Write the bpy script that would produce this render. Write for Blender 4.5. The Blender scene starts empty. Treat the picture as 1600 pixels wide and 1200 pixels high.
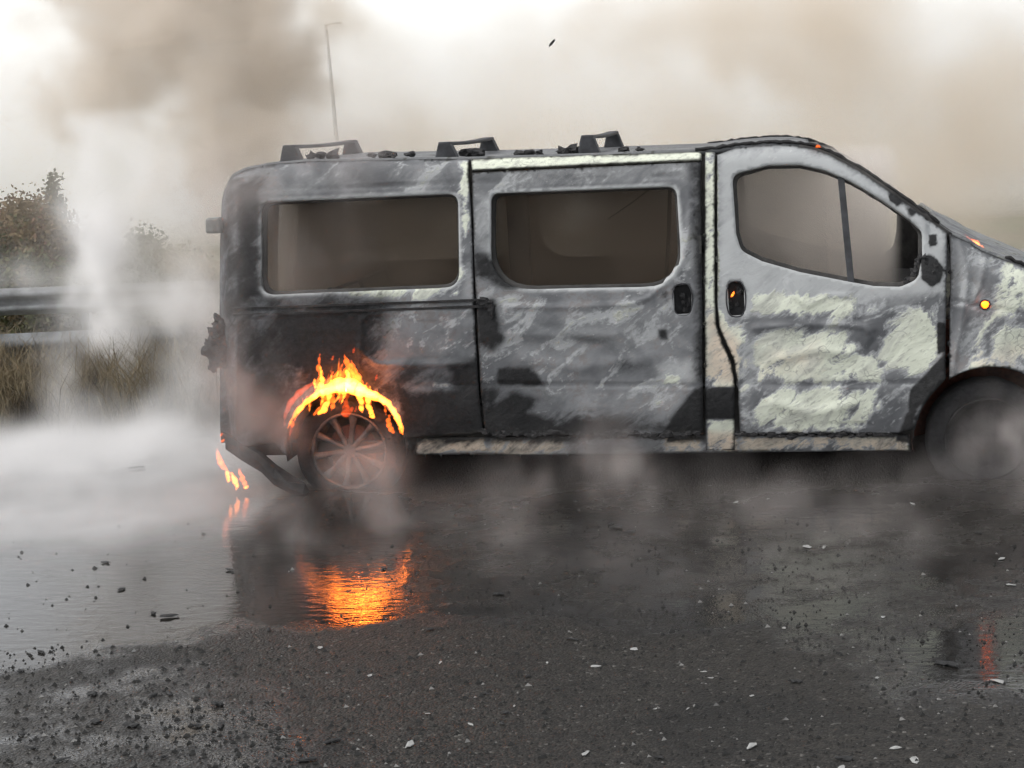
import bpy, bmesh, math, random, time
import numpy as np
from mathutils import Matrix, Vector
from mathutils.geometry import delaunay_2d_cdt

T0 = time.time()
SC = bpy.context.scene
COL = SC.collection
rng = np.random.default_rng(7)
random.seed(7)

# ------------------------------------------------------------------ camera
# axes of the place: X along the van towards its nose, Y away from the camera, Z up; origin on the road under the rear axle
FPX = 2597.0
RM = np.array([[0.98586173, 0.15933872, -0.05184421],
               [-0.02550742, -0.16308786, -0.98628177],
               [-0.16560803, 0.97365986, -0.15671776]])
CAM = np.array([2.4786, -8.8914, 2.0291])
cam_data = bpy.data.cameras.new('camera')
cam_data.sensor_width = 36
cam_data.lens = FPX / 1600 * 36
cam_data.clip_start = 0.05
cam_data.clip_end = 3000
cam = bpy.data.objects.new('camera', cam_data)
m3 = np.stack([RM[0], -RM[1], -RM[2]], 1)
M = Matrix(m3.tolist()).to_4x4()
M.translation = Vector(CAM.tolist())
cam.matrix_world = M
COL.objects.link(cam)
SC.camera = cam

# ------------------------------------------------------------------ sky, sun, exposure
SUN_EL, SUN_AZ = 52.0, 250.0
W = bpy.data.worlds.new('World')
SC.world = W
W.use_nodes = True
wn = W.node_tree
wn.nodes.clear()
sky = wn.nodes.new('ShaderNodeTexSky')
sky.sky_type = 'NISHITA'
sky.sun_disc = False
sky.sun_elevation = math.radians(SUN_EL)
sky.sun_rotation = math.radians(SUN_AZ)
sky.air_density = 1.0
sky.dust_density = 1.0
sky.ozone_density = 1.0
hs = wn.nodes.new('ShaderNodeHueSaturation')
hs.inputs['Saturation'].default_value = 0.12       # closed white overcast
bgn = wn.nodes.new('ShaderNodeBackground')
bgn.inputs['Strength'].default_value = 0.12
wo = wn.nodes.new('ShaderNodeOutputWorld')
wn.links.new(sky.outputs[0], hs.inputs['Color'])
wn.links.new(hs.outputs[0], bgn.inputs['Color'])
wn.links.new(bgn.outputs[0], wo.inputs['Surface'])
sl = bpy.data.lights.new('sun', 'SUN')
sl.energy = 0.9
sl.angle = math.radians(25)
sl.color = (1.0, 0.97, 0.93)
sun = bpy.data.objects.new('sun', sl)
az, el = math.radians(SUN_AZ), math.radians(SUN_EL)
sdir = Vector((math.sin(az) * math.cos(el), math.cos(az) * math.cos(el), math.sin(el)))
sun.rotation_euler = sdir.to_track_quat('Z', 'Y').to_euler()
COL.objects.link(sun)
SC.view_settings.view_transform = 'Standard'
SC.view_settings.look = 'None'
SC.view_settings.exposure = 1.2
SC.view_settings.gamma = 1.0
SC.view_settings.use_curve_mapping = False
SC.cycles.use_denoising = True
SC.cycles.max_bounces = 8
SC.cycles.diffuse_bounces = 3
SC.cycles.glossy_bounces = 3
SC.cycles.transmission_bounces = 4
SC.cycles.volume_bounces = 4
SC.cycles.transparent_max_bounces = 24
SC.cycles.volume_step_rate = 3.0
SC.cycles.volume_max_steps = 256
SC.cycles.use_adaptive_sampling = True
SC.cycles.adaptive_threshold = 0.04

# ------------------------------------------------------------------ photo pixel -> place
def ray(px, py):
    return RM.T @ np.array([px - 800.0, py - 600.0, FPX])
def on_y(px, py, Y):
    r = ray(px, py); return CAM + (Y - CAM[1]) / r[1] * r
def on_z(px, py, Z=0.0):
    r = ray(px, py); return CAM + (Z - CAM[2]) / r[2] * r
def proj(p):
    q = (np.asarray(p) - CAM) @ RM.T
    return np.stack([800 + FPX * q[..., 0] / q[..., 2], 600 + FPX * q[..., 1] / q[..., 2]], -1)

def tag(o, label=None, cat=None, group=None, kind=None):
    if label: o['label'] = label
    if cat: o['category'] = cat
    if group: o['group'] = group
    if kind: o['kind'] = kind
    return o

# ------------------------------------------------------------------ smoke: voxel grids filled from a density field
class Field:
    """small helper that writes a density field as geometry nodes"""
    def __init__(s, name):
        s.t = bpy.data.node_groups.new(name, 'GeometryNodeTree')
        s.t.interface.new_socket('Geometry', in_out='OUTPUT', socket_type='NodeSocketGeometry')
        s.pos = s.t.nodes.new('GeometryNodeInputPosition').outputs[0]
    def put(s, sock, v):
        if isinstance(v, bpy.types.NodeSocket): s.t.links.new(v, sock)
        else: sock.default_value = v
    def m(s, op, a, b=0.0, c=0.0):
        n = s.t.nodes.new('ShaderNodeMath'); n.operation = op
        s.put(n.inputs[0], a); s.put(n.inputs[1], b); s.put(n.inputs[2], c)
        return n.outputs[0]
    def v(s, op, a, b=(0, 0, 0)):
        n = s.t.nodes.new('ShaderNodeVectorMath'); n.operation = op
        s.put(n.inputs[0], a); s.put(n.inputs[1], b)
        return n.outputs['Value'] if op in ('DOT_PRODUCT', 'LENGTH') else n.outputs['Vector']
    def noise(s, vec, scale, detail, rough=0.55, dist=0.0, color=False):
        n = s.t.nodes.new('ShaderNodeTexNoise')
        s.put(n.inputs['Vector'], vec)
        n.inputs['Scale'].default_value = scale; n.inputs['Detail'].default_value = detail
        n.inputs['Roughness'].default_value = rough; n.inputs['Distortion'].default_value = dist
        return n.outputs['Color' if color else 'Fac']
    def blob(s, vec, c, r, amp):
        d = s.v('DIVIDE', s.v('SUBTRACT', vec, tuple(c)), tuple(r))
        q = s.v('DOT_PRODUCT', d, d)
        return s.m('MULTIPLY', s.m('EXPONENT', s.m('MULTIPLY', q, -1.0)), amp)
    def ss(s, x, lo, hi):
        n = s.t.nodes.new('ShaderNodeMapRange'); n.interpolation_type = 'SMOOTHSTEP'
        s.put(n.inputs[0], x); s.put(n.inputs[1], lo); s.put(n.inputs[2], hi)
        return n.outputs[0]
    def sum(s, xs):
        o = xs[0]
        for x in xs[1:]: o = s.m('ADD', o, x)
        return o

def smoke_mat(name, color, aniso=0.2, absorb=(0, 0, 0), gain=1.0):
    m = bpy.data.materials.new(name); m.use_nodes = True
    t = m.node_tree; t.nodes.clear()
    o = t.nodes.new('ShaderNodeOutputMaterial')
    p = t.nodes.new('ShaderNodeVolumePrincipled')
    p.inputs['Color'].default_value = (*color, 1)
    p.inputs['Absorption Color'].default_value = (*absorb, 1)
    p.inputs['Anisotropy'].default_value = aniso
    p.inputs['Density'].default_value = gain
    t.links.new(p.outputs[0], o.inputs['Volume'])
    return m

def smoke(name, lo, hi, voxel, field, density, mat):
    t = field.t
    vc = t.nodes.new('GeometryNodeVolumeCube')
    field.put(vc.inputs['Density'], density)
    vc.inputs['Min'].default_value = lo; vc.inputs['Max'].default_value = hi
    for a, k in zip('XYZ', range(3)):
        vc.inputs['Resolution ' + a].default_value = max(4, int((hi[k] - lo[k]) / voxel))
    sm = t.nodes.new('GeometryNodeSetMaterial'); sm.inputs['Material'].default_value = mat
    go = t.nodes.new('NodeGroupOutput')
    t.links.new(vc.outputs[0], sm.inputs[0]); t.links.new(sm.outputs[0], go.inputs[0])
    vd = bpy.data.volumes.new(name); vd.materials.append(mat)
    o = bpy.data.objects.new(name, vd); COL.objects.link(o)
    md = o.modifiers.new('smoke_field', 'NODES'); md.node_group = t
    return o

# ------------------------------------------------------------------ node material helper
class Mat:
    def __init__(s, name):
        s.m = bpy.data.materials.new(name); s.m.use_nodes = True
        s.t = s.m.node_tree; s.t.nodes.clear()
        s.out = s.t.nodes.new('ShaderNodeOutputMaterial')
        s.b = s.t.nodes.new('ShaderNodeBsdfPrincipled')
        s.t.links.new(s.b.outputs[0], s.out.inputs['Surface'])
    def put(s, sock, v):
        if isinstance(v, bpy.types.NodeSocket): s.t.links.new(v, sock)
        elif isinstance(v, (tuple, list)) and len(v) == 3 and sock.type == 'RGBA': sock.default_value = (*v, 1)
        else: sock.default_value = v
    def set(s, **k):
        for n, v in k.items(): s.put(s.b.inputs[n.replace('_', ' ')], v)
        return s
    def coord(s, kind='Object', scale=(1, 1, 1), rot=(0, 0, 0)):
        c = s.t.nodes.new('ShaderNodeTexCoord'); mp = s.t.nodes.new('ShaderNodeMapping')
        s.t.links.new(c.outputs[kind], mp.inputs[0])
        mp.inputs['Scale'].default_value = scale; mp.inputs['Rotation'].default_value = rot
        return mp.outputs[0]
    def pos(s, scale=(1, 1, 1), rot=(0, 0, 0)):
        c = s.t.nodes.new('ShaderNodeNewGeometry'); mp = s.t.nodes.new('ShaderNodeMapping')
        s.t.links.new(c.outputs['Position'], mp.inputs[0])
        mp.inputs['Scale'].default_value = scale; mp.inputs['Rotation'].default_value = rot
        return mp.outputs[0]
    def noise(s, vec, scale, detail=4, rough=0.55, dist=0.0, out='Fac'):
        n = s.t.nodes.new('ShaderNodeTexNoise'); s.put(n.inputs['Vector'], vec)
        n.inputs['Scale'].default_value = scale; n.inputs['Detail'].default_value = detail
        n.inputs['Roughness'].default_value = rough; n.inputs['Distortion'].default_value = dist
        return n.outputs[out]
    def vor(s, vec, scale, feature='F1', out='Distance'):
        n = s.t.nodes.new('ShaderNodeTexVoronoi'); s.put(n.inputs['Vector'], vec); n.feature = feature
        n.inputs['Scale'].default_value = scale
        return n.outputs[out]
    def attr(s, name):
        n = s.t.nodes.new('ShaderNodeAttribute'); n.attribute_name = name
        return n.outputs['Fac']
    def ma(s, op, a, b=0.0, c=0.0):
        n = s.t.nodes.new('ShaderNodeMath'); n.operation = op
        s.put(n.inputs[0], a); s.put(n.inputs[1], b); s.put(n.inputs[2], c)
        return n.outputs[0]
    def ss(s, x, lo, hi, a=0.0, b=1.0):
        n = s.t.nodes.new('ShaderNodeMapRange'); n.interpolation_type = 'SMOOTHSTEP'
        s.put(n.inputs[0], x); s.put(n.inputs[1], lo); s.put(n.inputs[2], hi); s.put(n.inputs[3], a); s.put(n.inputs[4], b)
        return n.outputs[0]
    def mix(s, f, a, b):
        n = s.t.nodes.new('ShaderNodeMix'); n.data_type = 'RGBA'
        s.put(n.inputs[0], f); s.put(n.inputs[6], a); s.put(n.inputs[7], b)
        return n.outputs[2]
    def bump(s, h, strength=0.5, dist=0.01):
        n = s.t.nodes.new('ShaderNodeBump'); s.put(n.inputs['Height'], h)
        s.put(n.inputs['Strength'], strength); n.inputs['Distance'].default_value = dist
        s.t.links.new(n.outputs[0], s.b.inputs['Normal'])

def simple(name, col, rough=0.8, metal=0.0, var=0.35, scale=14.0, bump=0.4, bd=0.01):
    k = Mat(name); v = k.coord()
    n = k.noise(v, scale, 6, 0.65)
    c2 = tuple(min(1, c * (1 + var)) for c in col); c1 = tuple(c * (1 - var) for c in col)
    k.set(Base_Color=k.mix(k.ss(n, .3, .7), c1, c2), Roughness=rough, Metallic=metal)
    if bump: k.bump(n, bump, bd)
    return k.m

def panel_mat():
    """burnt sheet steel: bare grey ash-coated metal, islands of pale paint, soot; where each survives is set per vertex"""
    k = Mat('burnt_panel'); v = k.pos()
    r0 = k.pos(rot=(0, math.radians(35), 0)); mp = k.t.nodes.new('ShaderNodeMapping'); k.t.links.new(r0, mp.inputs[0]); mp.inputs['Scale'].default_value = (.38, 1, 1); vd = mp.outputs[0]
    n1 = k.noise(vd, 9.0, 6, .64, .9); n2 = k.noise(v, 31.0, 4, .65); n3 = k.noise(v, 2.6, 4, .6, .4); n4 = k.noise(vd, 75.0, 2, .6)
    c1 = k.ma('SUBTRACT', n1, .5); c2 = k.ma('SUBTRACT', n2, .5); c3 = k.ma('SUBTRACT', n3, .5); c4 = k.ma('SUBTRACT', n4, .5)
    p = k.attr('paint'); s = k.attr('soot'); a = k.attr('ash'); w = k.attr('warm')
    e = k.ma('ADD', k.ma('MULTIPLY', c1, 2.9), k.ma('ADD', k.ma('MULTIPLY', c2, .7), k.ma('ADD', k.ma('MULTIPLY', c4, .4), k.ma('MULTIPLY', c3, 1.0))))
    pm = k.ss(k.ma('ADD', p, e), .45, .68)
    # steel: blue grey, softly blotched
    steel = k.mix(k.ss(n3, .34, .66), (.092, .095, .101), (.195, .199, .206))
    steel = k.mix(k.ma('MULTIPLY', k.ss(n1, .42, .68), .55), steel, (.055, .056, .060))
    steel = k.mix(k.ma('MULTIPLY', k.ss(k.ma('ADD', n3, k.ma('MULTIPLY', c2, .6)), .56, .68), .30), steel, (.13, .085, .06))
    ash = k.ss(k.ma('ADD', a, k.ma('MULTIPLY', e, .42)), .08, .85)
    steel = k.mix(k.ma('MULTIPLY', ash, .9), steel, (.40, .41, .41))
    halo = k.ss(k.ma('ADD', p, k.ma('MULTIPLY', e, 1.2)), .12, .52)
    steel = k.mix(k.ma('MULTIPLY', halo, .8), steel, (.37, .38, .385))
    fleck = k.ss(k.ma('ADD', n4, k.ma('MULTIPLY', c1, .6)), .70, .78)
    steel = k.mix(k.ma('MULTIPLY', fleck, .6), steel, (.52, .52, .51))
    pale = k.mix(k.ss(k.ma('ADD', w, k.ma('MULTIPLY', c3, .9)), .25, .8), (.61, .635, .53), (.58, .49, .39))
    pale = k.mix(k.ma('MULTIPLY', k.ss(n1, .47, .66), .6), pale, (.36, .36, .335))
    pale = k.mix(k.ma('MULTIPLY', k.ss(n4, .55, .68), .4), pale, (.22, .22, .21))
    crack = k.ss(k.vor(k.noise(v, 3, 3, out='Color'), 7.0, 'DISTANCE_TO_EDGE'), .0, .04, 1, 0)
    pale = k.mix(k.ma('MULTIPLY', k.ma('MULTIPLY', crack, k.ss(k.noise(v, 4.5, 3), .50, .60)), .6), pale, (.16, .16, .155))
    col = k.mix(pm, steel, pale)
    sm = k.ss(k.ma('ADD', s, k.ma('MULTIPLY', e, .42)), .08, .66)
    col = k.mix(k.ma('MULTIPLY', sm, .97), col, (.0085, .0085, .009))
    k.set(Base_Color=col, Roughness=k.ss(n2, .3, .7, .6, .88), Specular_IOR_Level=.3)
    h = k.ma('ADD', k.ma('MULTIPLY', pm, .22), k.ma('ADD', k.ma('MULTIPLY', n1, .9), k.ma('MULTIPLY', n4, .25)))
    h = k.ma('ADD', h, k.ma('MULTIPLY', k.ma('MULTIPLY', s, n2), 1.8))
    bl = k.ma('ADD', k.ma('MULTIPLY', k.noise(vd, 19, 2, .4, 1.2), 1.4), k.ma('MULTIPLY', k.vor(vd, 16, 'SMOOTH_F1'), -.7))
    h = k.ma('ADD', h, k.ma('MULTIPLY', k.ma('MULTIPLY', bl, pm), .6))
    k.bump(h, .5, .009)
    return k.m

MAT = {}
MAT['panel'] = panel_mat()
MAT['char'] = simple('charred_black', (.016, .0155, .016), .85, 0, .6, 20, .9, .02)
MAT['seal'] = simple('burnt_seal', (.012, .012, .013), .9, 0, .5, 30, .5, .01)
MAT['inner'] = simple('sooty_inner_steel', (.035, .033, .031), .8, 0, .6, 6, .5, .01)
MAT['bar'] = simple('roof_bar_soot', (.028, .029, .033), .7, 0, .5, 12, .5, .008)
MAT['tyre'] = simple('burnt_tyre', (.014, .014, .015), .88, 0, .5, 25, .9, .015)
MAT['rim'] = simple('sooty_alloy', (.062, .057, .054), .6, .25, .7, 14, .5, .006)
MAT['rust'] = simple('heat_rust', (.10, .035, .022), .9, 0, .6, 16, .6, .01)

# ------------------------------------------------------------------ mesh helpers
def link(name, me, mat=None, parent=None, smooth=True):
    o = bpy.data.objects.new(name, me); COL.objects.link(o)
    if mat: me.materials.append(mat)
    if parent: o.parent = parent
    if smooth:
        me.polygons.foreach_set('use_smooth', [True] * len(me.polygons))
    return o
def mesh(name, v, f):
    me = bpy.data.meshes.new(name); me.from_pydata([tuple(map(float, p)) for p in v], [], [tuple(map(int, q)) for q in f]); me.update()
    return me
def empty(name, loc=(0, 0, 0), rz=0):
    o = bpy.data.objects.new(name, None); o.location = loc; o.rotation_euler = (0, 0, rz); COL.objects.link(o); return o

class MB:
    def __init__(s): s.v = []; s.f = []
    def box(s, lo, hi, jit=0.0):
        (x0, y0, z0), (x1, y1, z1) = lo, hi; b = len(s.v)
        for z in (z0, z1):
            for x, y in ((x0, y0), (x1, y0), (x1, y1), (x0, y1)):
                s.v.append((x + random.uniform(-jit, jit), y + random.uniform(-jit, jit), z + random.uniform(-jit, jit)))
        s.f += [(b, b+3, b+2, b+1), (b+4, b+5, b+6, b+7)] + [(b+i, b+(i+1) % 4, b+4+(i+1) % 4, b+4+i) for i in range(4)]
        return s
    def tube(s, pts, rad, n=8, cap=True):
        pts = [Vector(p) for p in pts]; b = len(s.v)
        rad = rad if isinstance(rad, (list, tuple)) else [rad] * len(pts)
        for i, p in enumerate(pts):
            d = (pts[min(i+1, len(pts)-1)] - pts[max(i-1, 0)]).normalized()
            u = d.cross(Vector((0, 0, 1)) if abs(d.z) < .9 else Vector((1, 0, 0))).normalized(); w = d.cross(u)
            for k in range(n):
                a = 2 * math.pi * k / n; s.v.append(tuple(p + (u * math.cos(a) + w * math.sin(a)) * rad[i]))
        for i in range(len(pts) - 1):
            for k in range(n):
                s.f.append((b+i*n+k, b+i*n+(k+1) % n, b+(i+1)*n+(k+1) % n, b+(i+1)*n+k))
        if cap:
            s.f.append(tuple(b + k for k in reversed(range(n)))); s.f.append(tuple(b + (len(pts)-1)*n + k for k in range(n)))
        return s
    def lathe(s, prof, c, n=48, axis='y'):
        b = len(s.v)                     # prof: (radius, offset along axis)
        for r, h in prof:
            for k in range(n):
                a = 2 * math.pi * k / n; s.v.append((c[0] + r * math.cos(a), c[1] + h, c[2] + r * math.sin(a)))
        for i in range(len(prof) - 1):
            for k in range(n): s.f.append((b+i*n+k, b+i*n+(k+1) % n, b+(i+1)*n+(k+1) % n, b+(i+1)*n+k))
        return s
    def prism(s, poly, y0, y1):
        b = len(s.v); n = len(poly)
        for y in (y0, y1):
            for x, z in poly: s.v.append((x, y, z))
        s.f += [tuple(range(b, b+n)), tuple(reversed(range(b+n, b+2*n)))] + [(b+i, b+n+i, b+n+(i+1) % n, b+(i+1) % n) for i in range(n)]
        return s
    def build(s, name, mat, parent=None, smooth=False, bevel=0.0):
        o = link(name, mesh(name, s.v, s.f), mat, parent, smooth)
        if bevel:
            m = o.modifiers.new('bevel', 'BEVEL'); m.width = bevel; m.segments = 2; m.limit_method = 'ANGLE'
        return o

def lump(name, r, mat, parent=None, seed=0, flat=(1, 1, 1), sub=2, rough=.45):
    """a jagged charred lump"""
    bm = bmesh.new(); bmesh.ops.create_icosphere(bm, subdivisions=sub, radius=1)
    rg = random.Random(seed); ph = [rg.uniform(0, 6.3) for _ in range(9)]
    for v in bm.verts:
        c = v.co; k = 1 + rough * (math.sin(c.x*3.1+ph[0]) * math.sin(c.y*2.7+ph[1]) + .6*math.sin(c.z*5.3+ph[2]+c.x*4) + .4*math.sin(c.y*8+ph[3]+c.z*6)) + rg.uniform(-.16, .16)
        v.co = Vector((c.x*flat[0], c.y*flat[1], c.z*flat[2])) * k * r
    me = bpy.data.meshes.new(name); bm.to_mesh(me); bm.free()
    return link(name, me, mat, parent, smooth=False)

# ------------------------------------------------------------------ the van: side surface
VW = 1.90
ROOF_PX = np.array([(350, 292), (362, 273), (385, 262), (420, 255), (480, 250), (560, 249), (650, 247), (735, 246), (900, 241), (1100, 234),
                    (1150, 227), (1200, 223), (1240, 223), (1270, 228), (1300, 239), (1350, 266), (1400, 301), (1440, 330), (1480, 358),
                    (1510, 372), (1535, 388), (1560, 398), (1590, 410), (1630, 427), (1680, 450), (1730, 482), (1765, 520)], float)
ROOF = np.array([on_y(x, y, .2)[[0, 2]] for x, y in ROOF_PX])          # X, Z of the top edge of the side
def roof_z(X): return np.interp(X, ROOF[:, 0], ROOF[:, 1])
def side_y(X, Z):
    """how far the near side of the van lies inside its widest plane"""
    X = np.asarray(X, float); Z = np.asarray(Z, float)
    y = .05 * np.clip((.46 - Z) / .27, 0, 1.4) ** 2
    y = y + .15 * np.clip((Z - .92) / .9, 0, 1.2) ** 1.5
    zr = roof_z(X)
    top = np.where(X < 3.2, np.clip((Z - (zr - .10)) / .10, 0, 1), 0)
    y = y + .055 * top ** 2.6
    hood = np.where(X >= 3.2, np.clip((Z - (zr - .16)) / .16, 0, 1), 0)
    y = y + .07 * hood ** 2
    y = y + .15 * np.clip((-.56 - X) / .16, 0, 1.1) ** 2.2
    y = y + .11 * np.clip((X - 3.25) / 1.0, 0, 1.3) ** 2
    for cx, cz, R in ((0, .25, .345), (3.5, .24, .385)):               # rolled wheel arch lips
        d = np.hypot(X - cx, Z - cz) - R
        y = y - .022 * np.exp(-(d / .05) ** 2) * (Z > cz - .1)
    return y
def px_side(px, py):
    Y = .05
    for _ in range(6):
        p = on_y(px, py, Y); Y = float(side_y(p[0], p[2]))
    return p[0], p[2]
def side_px(X, Z, off=0.0):
    return proj(np.stack([X, side_y(X, Z) + off, Z], -1))

def fillet(pts):
    """closed outline; points are (x, y) or (x, y, r) with a corner radius"""
    out = []; n = len(pts)
    for i, p in enumerate(pts):
        if len(p) == 2 or p[2] == 0: out.append((p[0], p[1])); continue
        P = np.array(p[:2], float); A = np.array(pts[i-1][:2], float); B = np.array(pts[(i+1) % n][:2], float)
        a = (A - P) / np.linalg.norm(A - P); b = (B - P) / np.linalg.norm(B - P)
        th = math.acos(np.clip(a @ b, -1, 1)); t = p[2] / math.tan(th / 2)
        t = min(t, .48 * np.linalg.norm(A - P), .48 * np.linalg.norm(B - P))
        q0, q1 = P + a * t, P + b * t
        for u in np.linspace(0, 1, 8): out.append(tuple((1-u)**2*q0 + 2*u*(1-u)*P + u*u*q1))
    return out
def resample(poly, step):
    poly = np.array(poly, float); out = []
    for i in range(len(poly)):
        a, b = poly[i], poly[(i+1) % len(poly)]; L = np.linalg.norm(b - a)
        if L < 1e-6: continue
        k = max(1, int(round(L / step)))
        for j in range(k): out.append(a + (b - a) * j / k)
    return np.array(out)
def inside(P, poly):
    x, y = P[:, 0], P[:, 1]; r = np.zeros(len(P), bool)
    for i in range(len(poly)):
        x0, y0 = poly[i]; x1, y1 = poly[i-1]
        if y0 == y1: continue
        c = ((y0 > y) != (y1 > y)) & (x < (x1 - x0) * (y - y0) / (y1 - y0) + x0)
        r ^= c
    return r
def seg_dist(P, line, closed=True):
    d = np.full(len(P), 1e9); n = len(line)
    for i in range(n if closed else n - 1):
        a = np.asarray(line[i], float); b = np.asarray(line[(i+1) % n], float); ab = b - a; L = ab @ ab
        t = np.clip(((P - a) @ ab) / max(L, 1e-12), 0, 1)
        d = np.minimum(d, np.hypot(*(P - a - t[:, None] * ab).T))
    return d
def sdf(P, poly):
    d = seg_dist(P, poly); return np.where(inside(P, poly), d, -d)

# what survives where, traced in photograph pixels on the side of the van: (polygon, softness, value)
PAINT = [
    ([(1170,448),(1215,462),(1262,455),(1335,470),(1336,486),(1300,497),(1215,494),(1180,482)], 12, .95),
    ([(1182,540),(1205,520),(1260,514),(1335,520),(1350,540),(1372,560),(1378,596),(1185,597)], 13, .92), ([(1290,478),(1360,470),(1420,478),(1440,490),(1380,505),(1340,498)], 14, .55), ([(1150,552),(1172,560),(1176,660),(1158,660)], 8, .42),
    ([(1184,606),(1372,604),(1376,635),(1355,662),(1300,674),(1180,672),(1176,640)], 13, .9), ([(1380,640),(1420,600),(1400,665),(1370,672)], 12, .45),
    ([(1372,560),(1385,530),(1400,505),(1440,480),(1468,478),(1468,545),(1450,575),(1430,590),(1405,575)], 12, 1.0),
    ([(1135,508),(1172,520),(1158,545),(1148,540)], 8, .9),
    ([(1360,510),(1400,490),(1380,540),(1350,545)], 10, .6),
    ([(1096,225),(1124,225),(1124,470),(1156,560),(1152,606),(1096,606)], 3, .82),
    ([(1104,655),(1150,655),(1150,708),(1104,708)], 4, .95),
    ([(735,246),(1098,232),(1098,251),(737,266)], 3, 1.1),
    ([(640,684),(757,672),(757,704),(644,710)], 4, 1.0), ([(764,682),(880,682),(880,712),(764,712)], 12, .72),
    ([(1040,676),(1100,676),(1100,710),(1040,710)], 10, .8), ([(1160,682),(1418,682),(1418,708),(1160,708)], 10, .88),
    ([(716,252),(734,252),(735,345),(724,395),(718,330)], 6, .9), ([(690,285),(735,280),(735,310),(700,305)], 9, .6),
    ([(540,452),(640,445),(705,440),(722,400),(726,440),(715,462),(660,466),(545,466)], 5, .66),
    ([(1578,400),(1640,430),(1640,470),(1560,500),(1545,520),(1530,560),(1560,575),(1505,582),(1535,500),(1558,470),(1562,430)], 14, .9),
    ([(1545,505),(1680,520),(1680,600),(1600,560),(1548,560)], 14, .8),
    ([(1040,585),(1062,590),(1062,602),(1040,600)], 5, .7), ([(670,595),(718,600),(718,608),(676,606)], 4, .75), ([(400,515),(436,536),(420,546)], 5, .55),
    ([(545,490),(568,486),(560,520),(545,525)], 5, .5),
]
SOOT = [
    ([(640,676),(1420,676),(1420,716),(640,716)], 8, .20), ([(345,262),(372,262),(372,700),(345,700)], 10, .55), ([(420,470),(600,470),(590,560),(440,600)], 30, .85), ([(630,640),(760,640),(760,684),(630,688)], 8, 1.0),  # first entry dims the whole sill: soot, with its shade painted in
    ([(470,600),(455,520),(470,470),(560,470),(562,510),(540,540),(585,575),(620,620)], 34, 1.0),
    ([(345,700),(352,620),(450,600),(460,690)], 30, .62),
    ([(620,600),(640,612),(760,604),(770,690),(640,690),(625,640)], 14, .96), ([(700,570),(745,560),(750,620),(700,615)], 12, .75),
    ([(752,640),(800,612),(840,625),(820,645),(900,668),(900,690),(752,690)], 12, .9), ([(778,575),(830,575),(850,602),(778,602)], 7, .9),
    ([(1040,668),(1070,630),(1085,605),(1102,600),(1102,690),(1045,690)], 8, .98), ([(1100,606),(1152,606),(1152,655),(1100,655)], 5, 1.0),
    ([(366,275),(405,285),(410,470),(366,480)], 16, .72), ([(345,300),(366,300),(366,700),(345,700)], 18, .45),
    ([(355,484),(545,480),(545,600),(355,660)], 45, .62), ([(345,262),(420,262),(420,700),(345,700)], 40, .5), ([(345,560),(470,560),(450,700),(345,700)], 30, .72), ([(400,300),(560,300),(540,480),(400,480)], 40, .35), ([(560,600),(640,560),(740,590),(740,600),(630,612)], 14, .5), ([(640,690),(900,640),(1050,660),(1095,640),(1095,682),(640,692)], 16, .62), ([(750,600),(780,600),(790,680),(752,680)], 14, .6),
    ([(742,480),(770,470),(785,530),(770,545),(748,540)], 11, .85), ([(738,392),(775,400),(830,440),(850,452),(790,450),(742,430)], 9, .75),
    ([(1075,250),(1098,248),(1100,600),(1082,600),(1084,420)], 9, .5), ([(1090,262),(1099,262),(1100,690),(1092,690)], 4, .8),
    ([(1438,405),(1450,398),(1462,405),(1474,420),(1468,440),(1455,448),(1442,436)], 4, 1.2), ([(1452,368),(1462,366),(1464,382),(1452,384)], 3, 1.1),
    ([(1388,300),(1410,312),(1404,322),(1390,314)], 3, 1.0), ([(1413,318),(1432,330),(1424,338)], 4, .85),
    ([(1464,503),(1475,503),(1475,548),(1466,552)], 3, 1.1),
    ([(1478,552),(1478,592),(1432,640),(1418,690),(1400,690),(1420,640),(1424,610)], 5, 1.1),
    ([(1484,375),(1500,380),(1496,450),(1484,470)], 12, .35), ([(1030,455),(1045,450),(1042,470)], 6, .6), ([(1030,515),(1042,515),(1042,530),(1030,530)], 4, .7),
    ([(860,515),(955,525),(950,545),(920,540)], 9, .35), ([(965,560),(1020,566),(1000,582),(970,580)], 8, .35),
    ([(1240,425),(1335,444),(1330,470),(1290,462)], 10, .18), ([(1290,505),(1360,505),(1355,560),(1330,540)], 10, .2),
]
ASH = [
    ([(1119,236),(1220,222),(1300,240),(1478,358),(1478,460),(1119,500)], 12, .80), ([(380,260),(730,252),(730,305),(380,312)], 14, .32),
    ([(745,470),(1060,470),(1060,400),(1095,300),(1095,560),(745,560)], 20, .24), ([(1020,565),(1095,555),(1095,600),(1030,605)], 10, .55),
    ([(738,300),(770,300),(770,400),(738,390)], 9, .5), ([(720,380),(740,380),(742,470),(720,470)], 9, .4), ([(560,500),(735,490),(740,590),(600,590)], 30, .22),
    ([(780,255),(1080,245),(1080,290),(780,300)], 10, .36), ([(790,600),(1080,606),(1060,640),(860,640)], 14, .3),
    ([(1483,365),(1560,400),(1540,560),(1490,580)], 20, .35), ([(1120,480),(1150,540),(1160,690),(1180,690),(1185,520)], 10, .42),
    ([(1360,440),(1440,450),(1420,490),(1350,500)], 14, .5), ([(1370,600),(1440,590),(1400,680),(1350,680)], 16, .25),
]
WARM = [
    ([(1100,470),(1160,540),(1160,606),(1100,606)], 25, .95), ([(1180,520),(1290,520),(1290,600),(1180,600)], 35, .62), ([(620,670),(1100,670),(1420,680),(1420,715),(620,715)], 10, .8),
    ([(1500,520),(1680,520),(1680,600),(1500,600)], 30, .5), ([(1104,655),(1150,655),(1150,708),(1104,708)], 10, .35),
]
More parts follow.
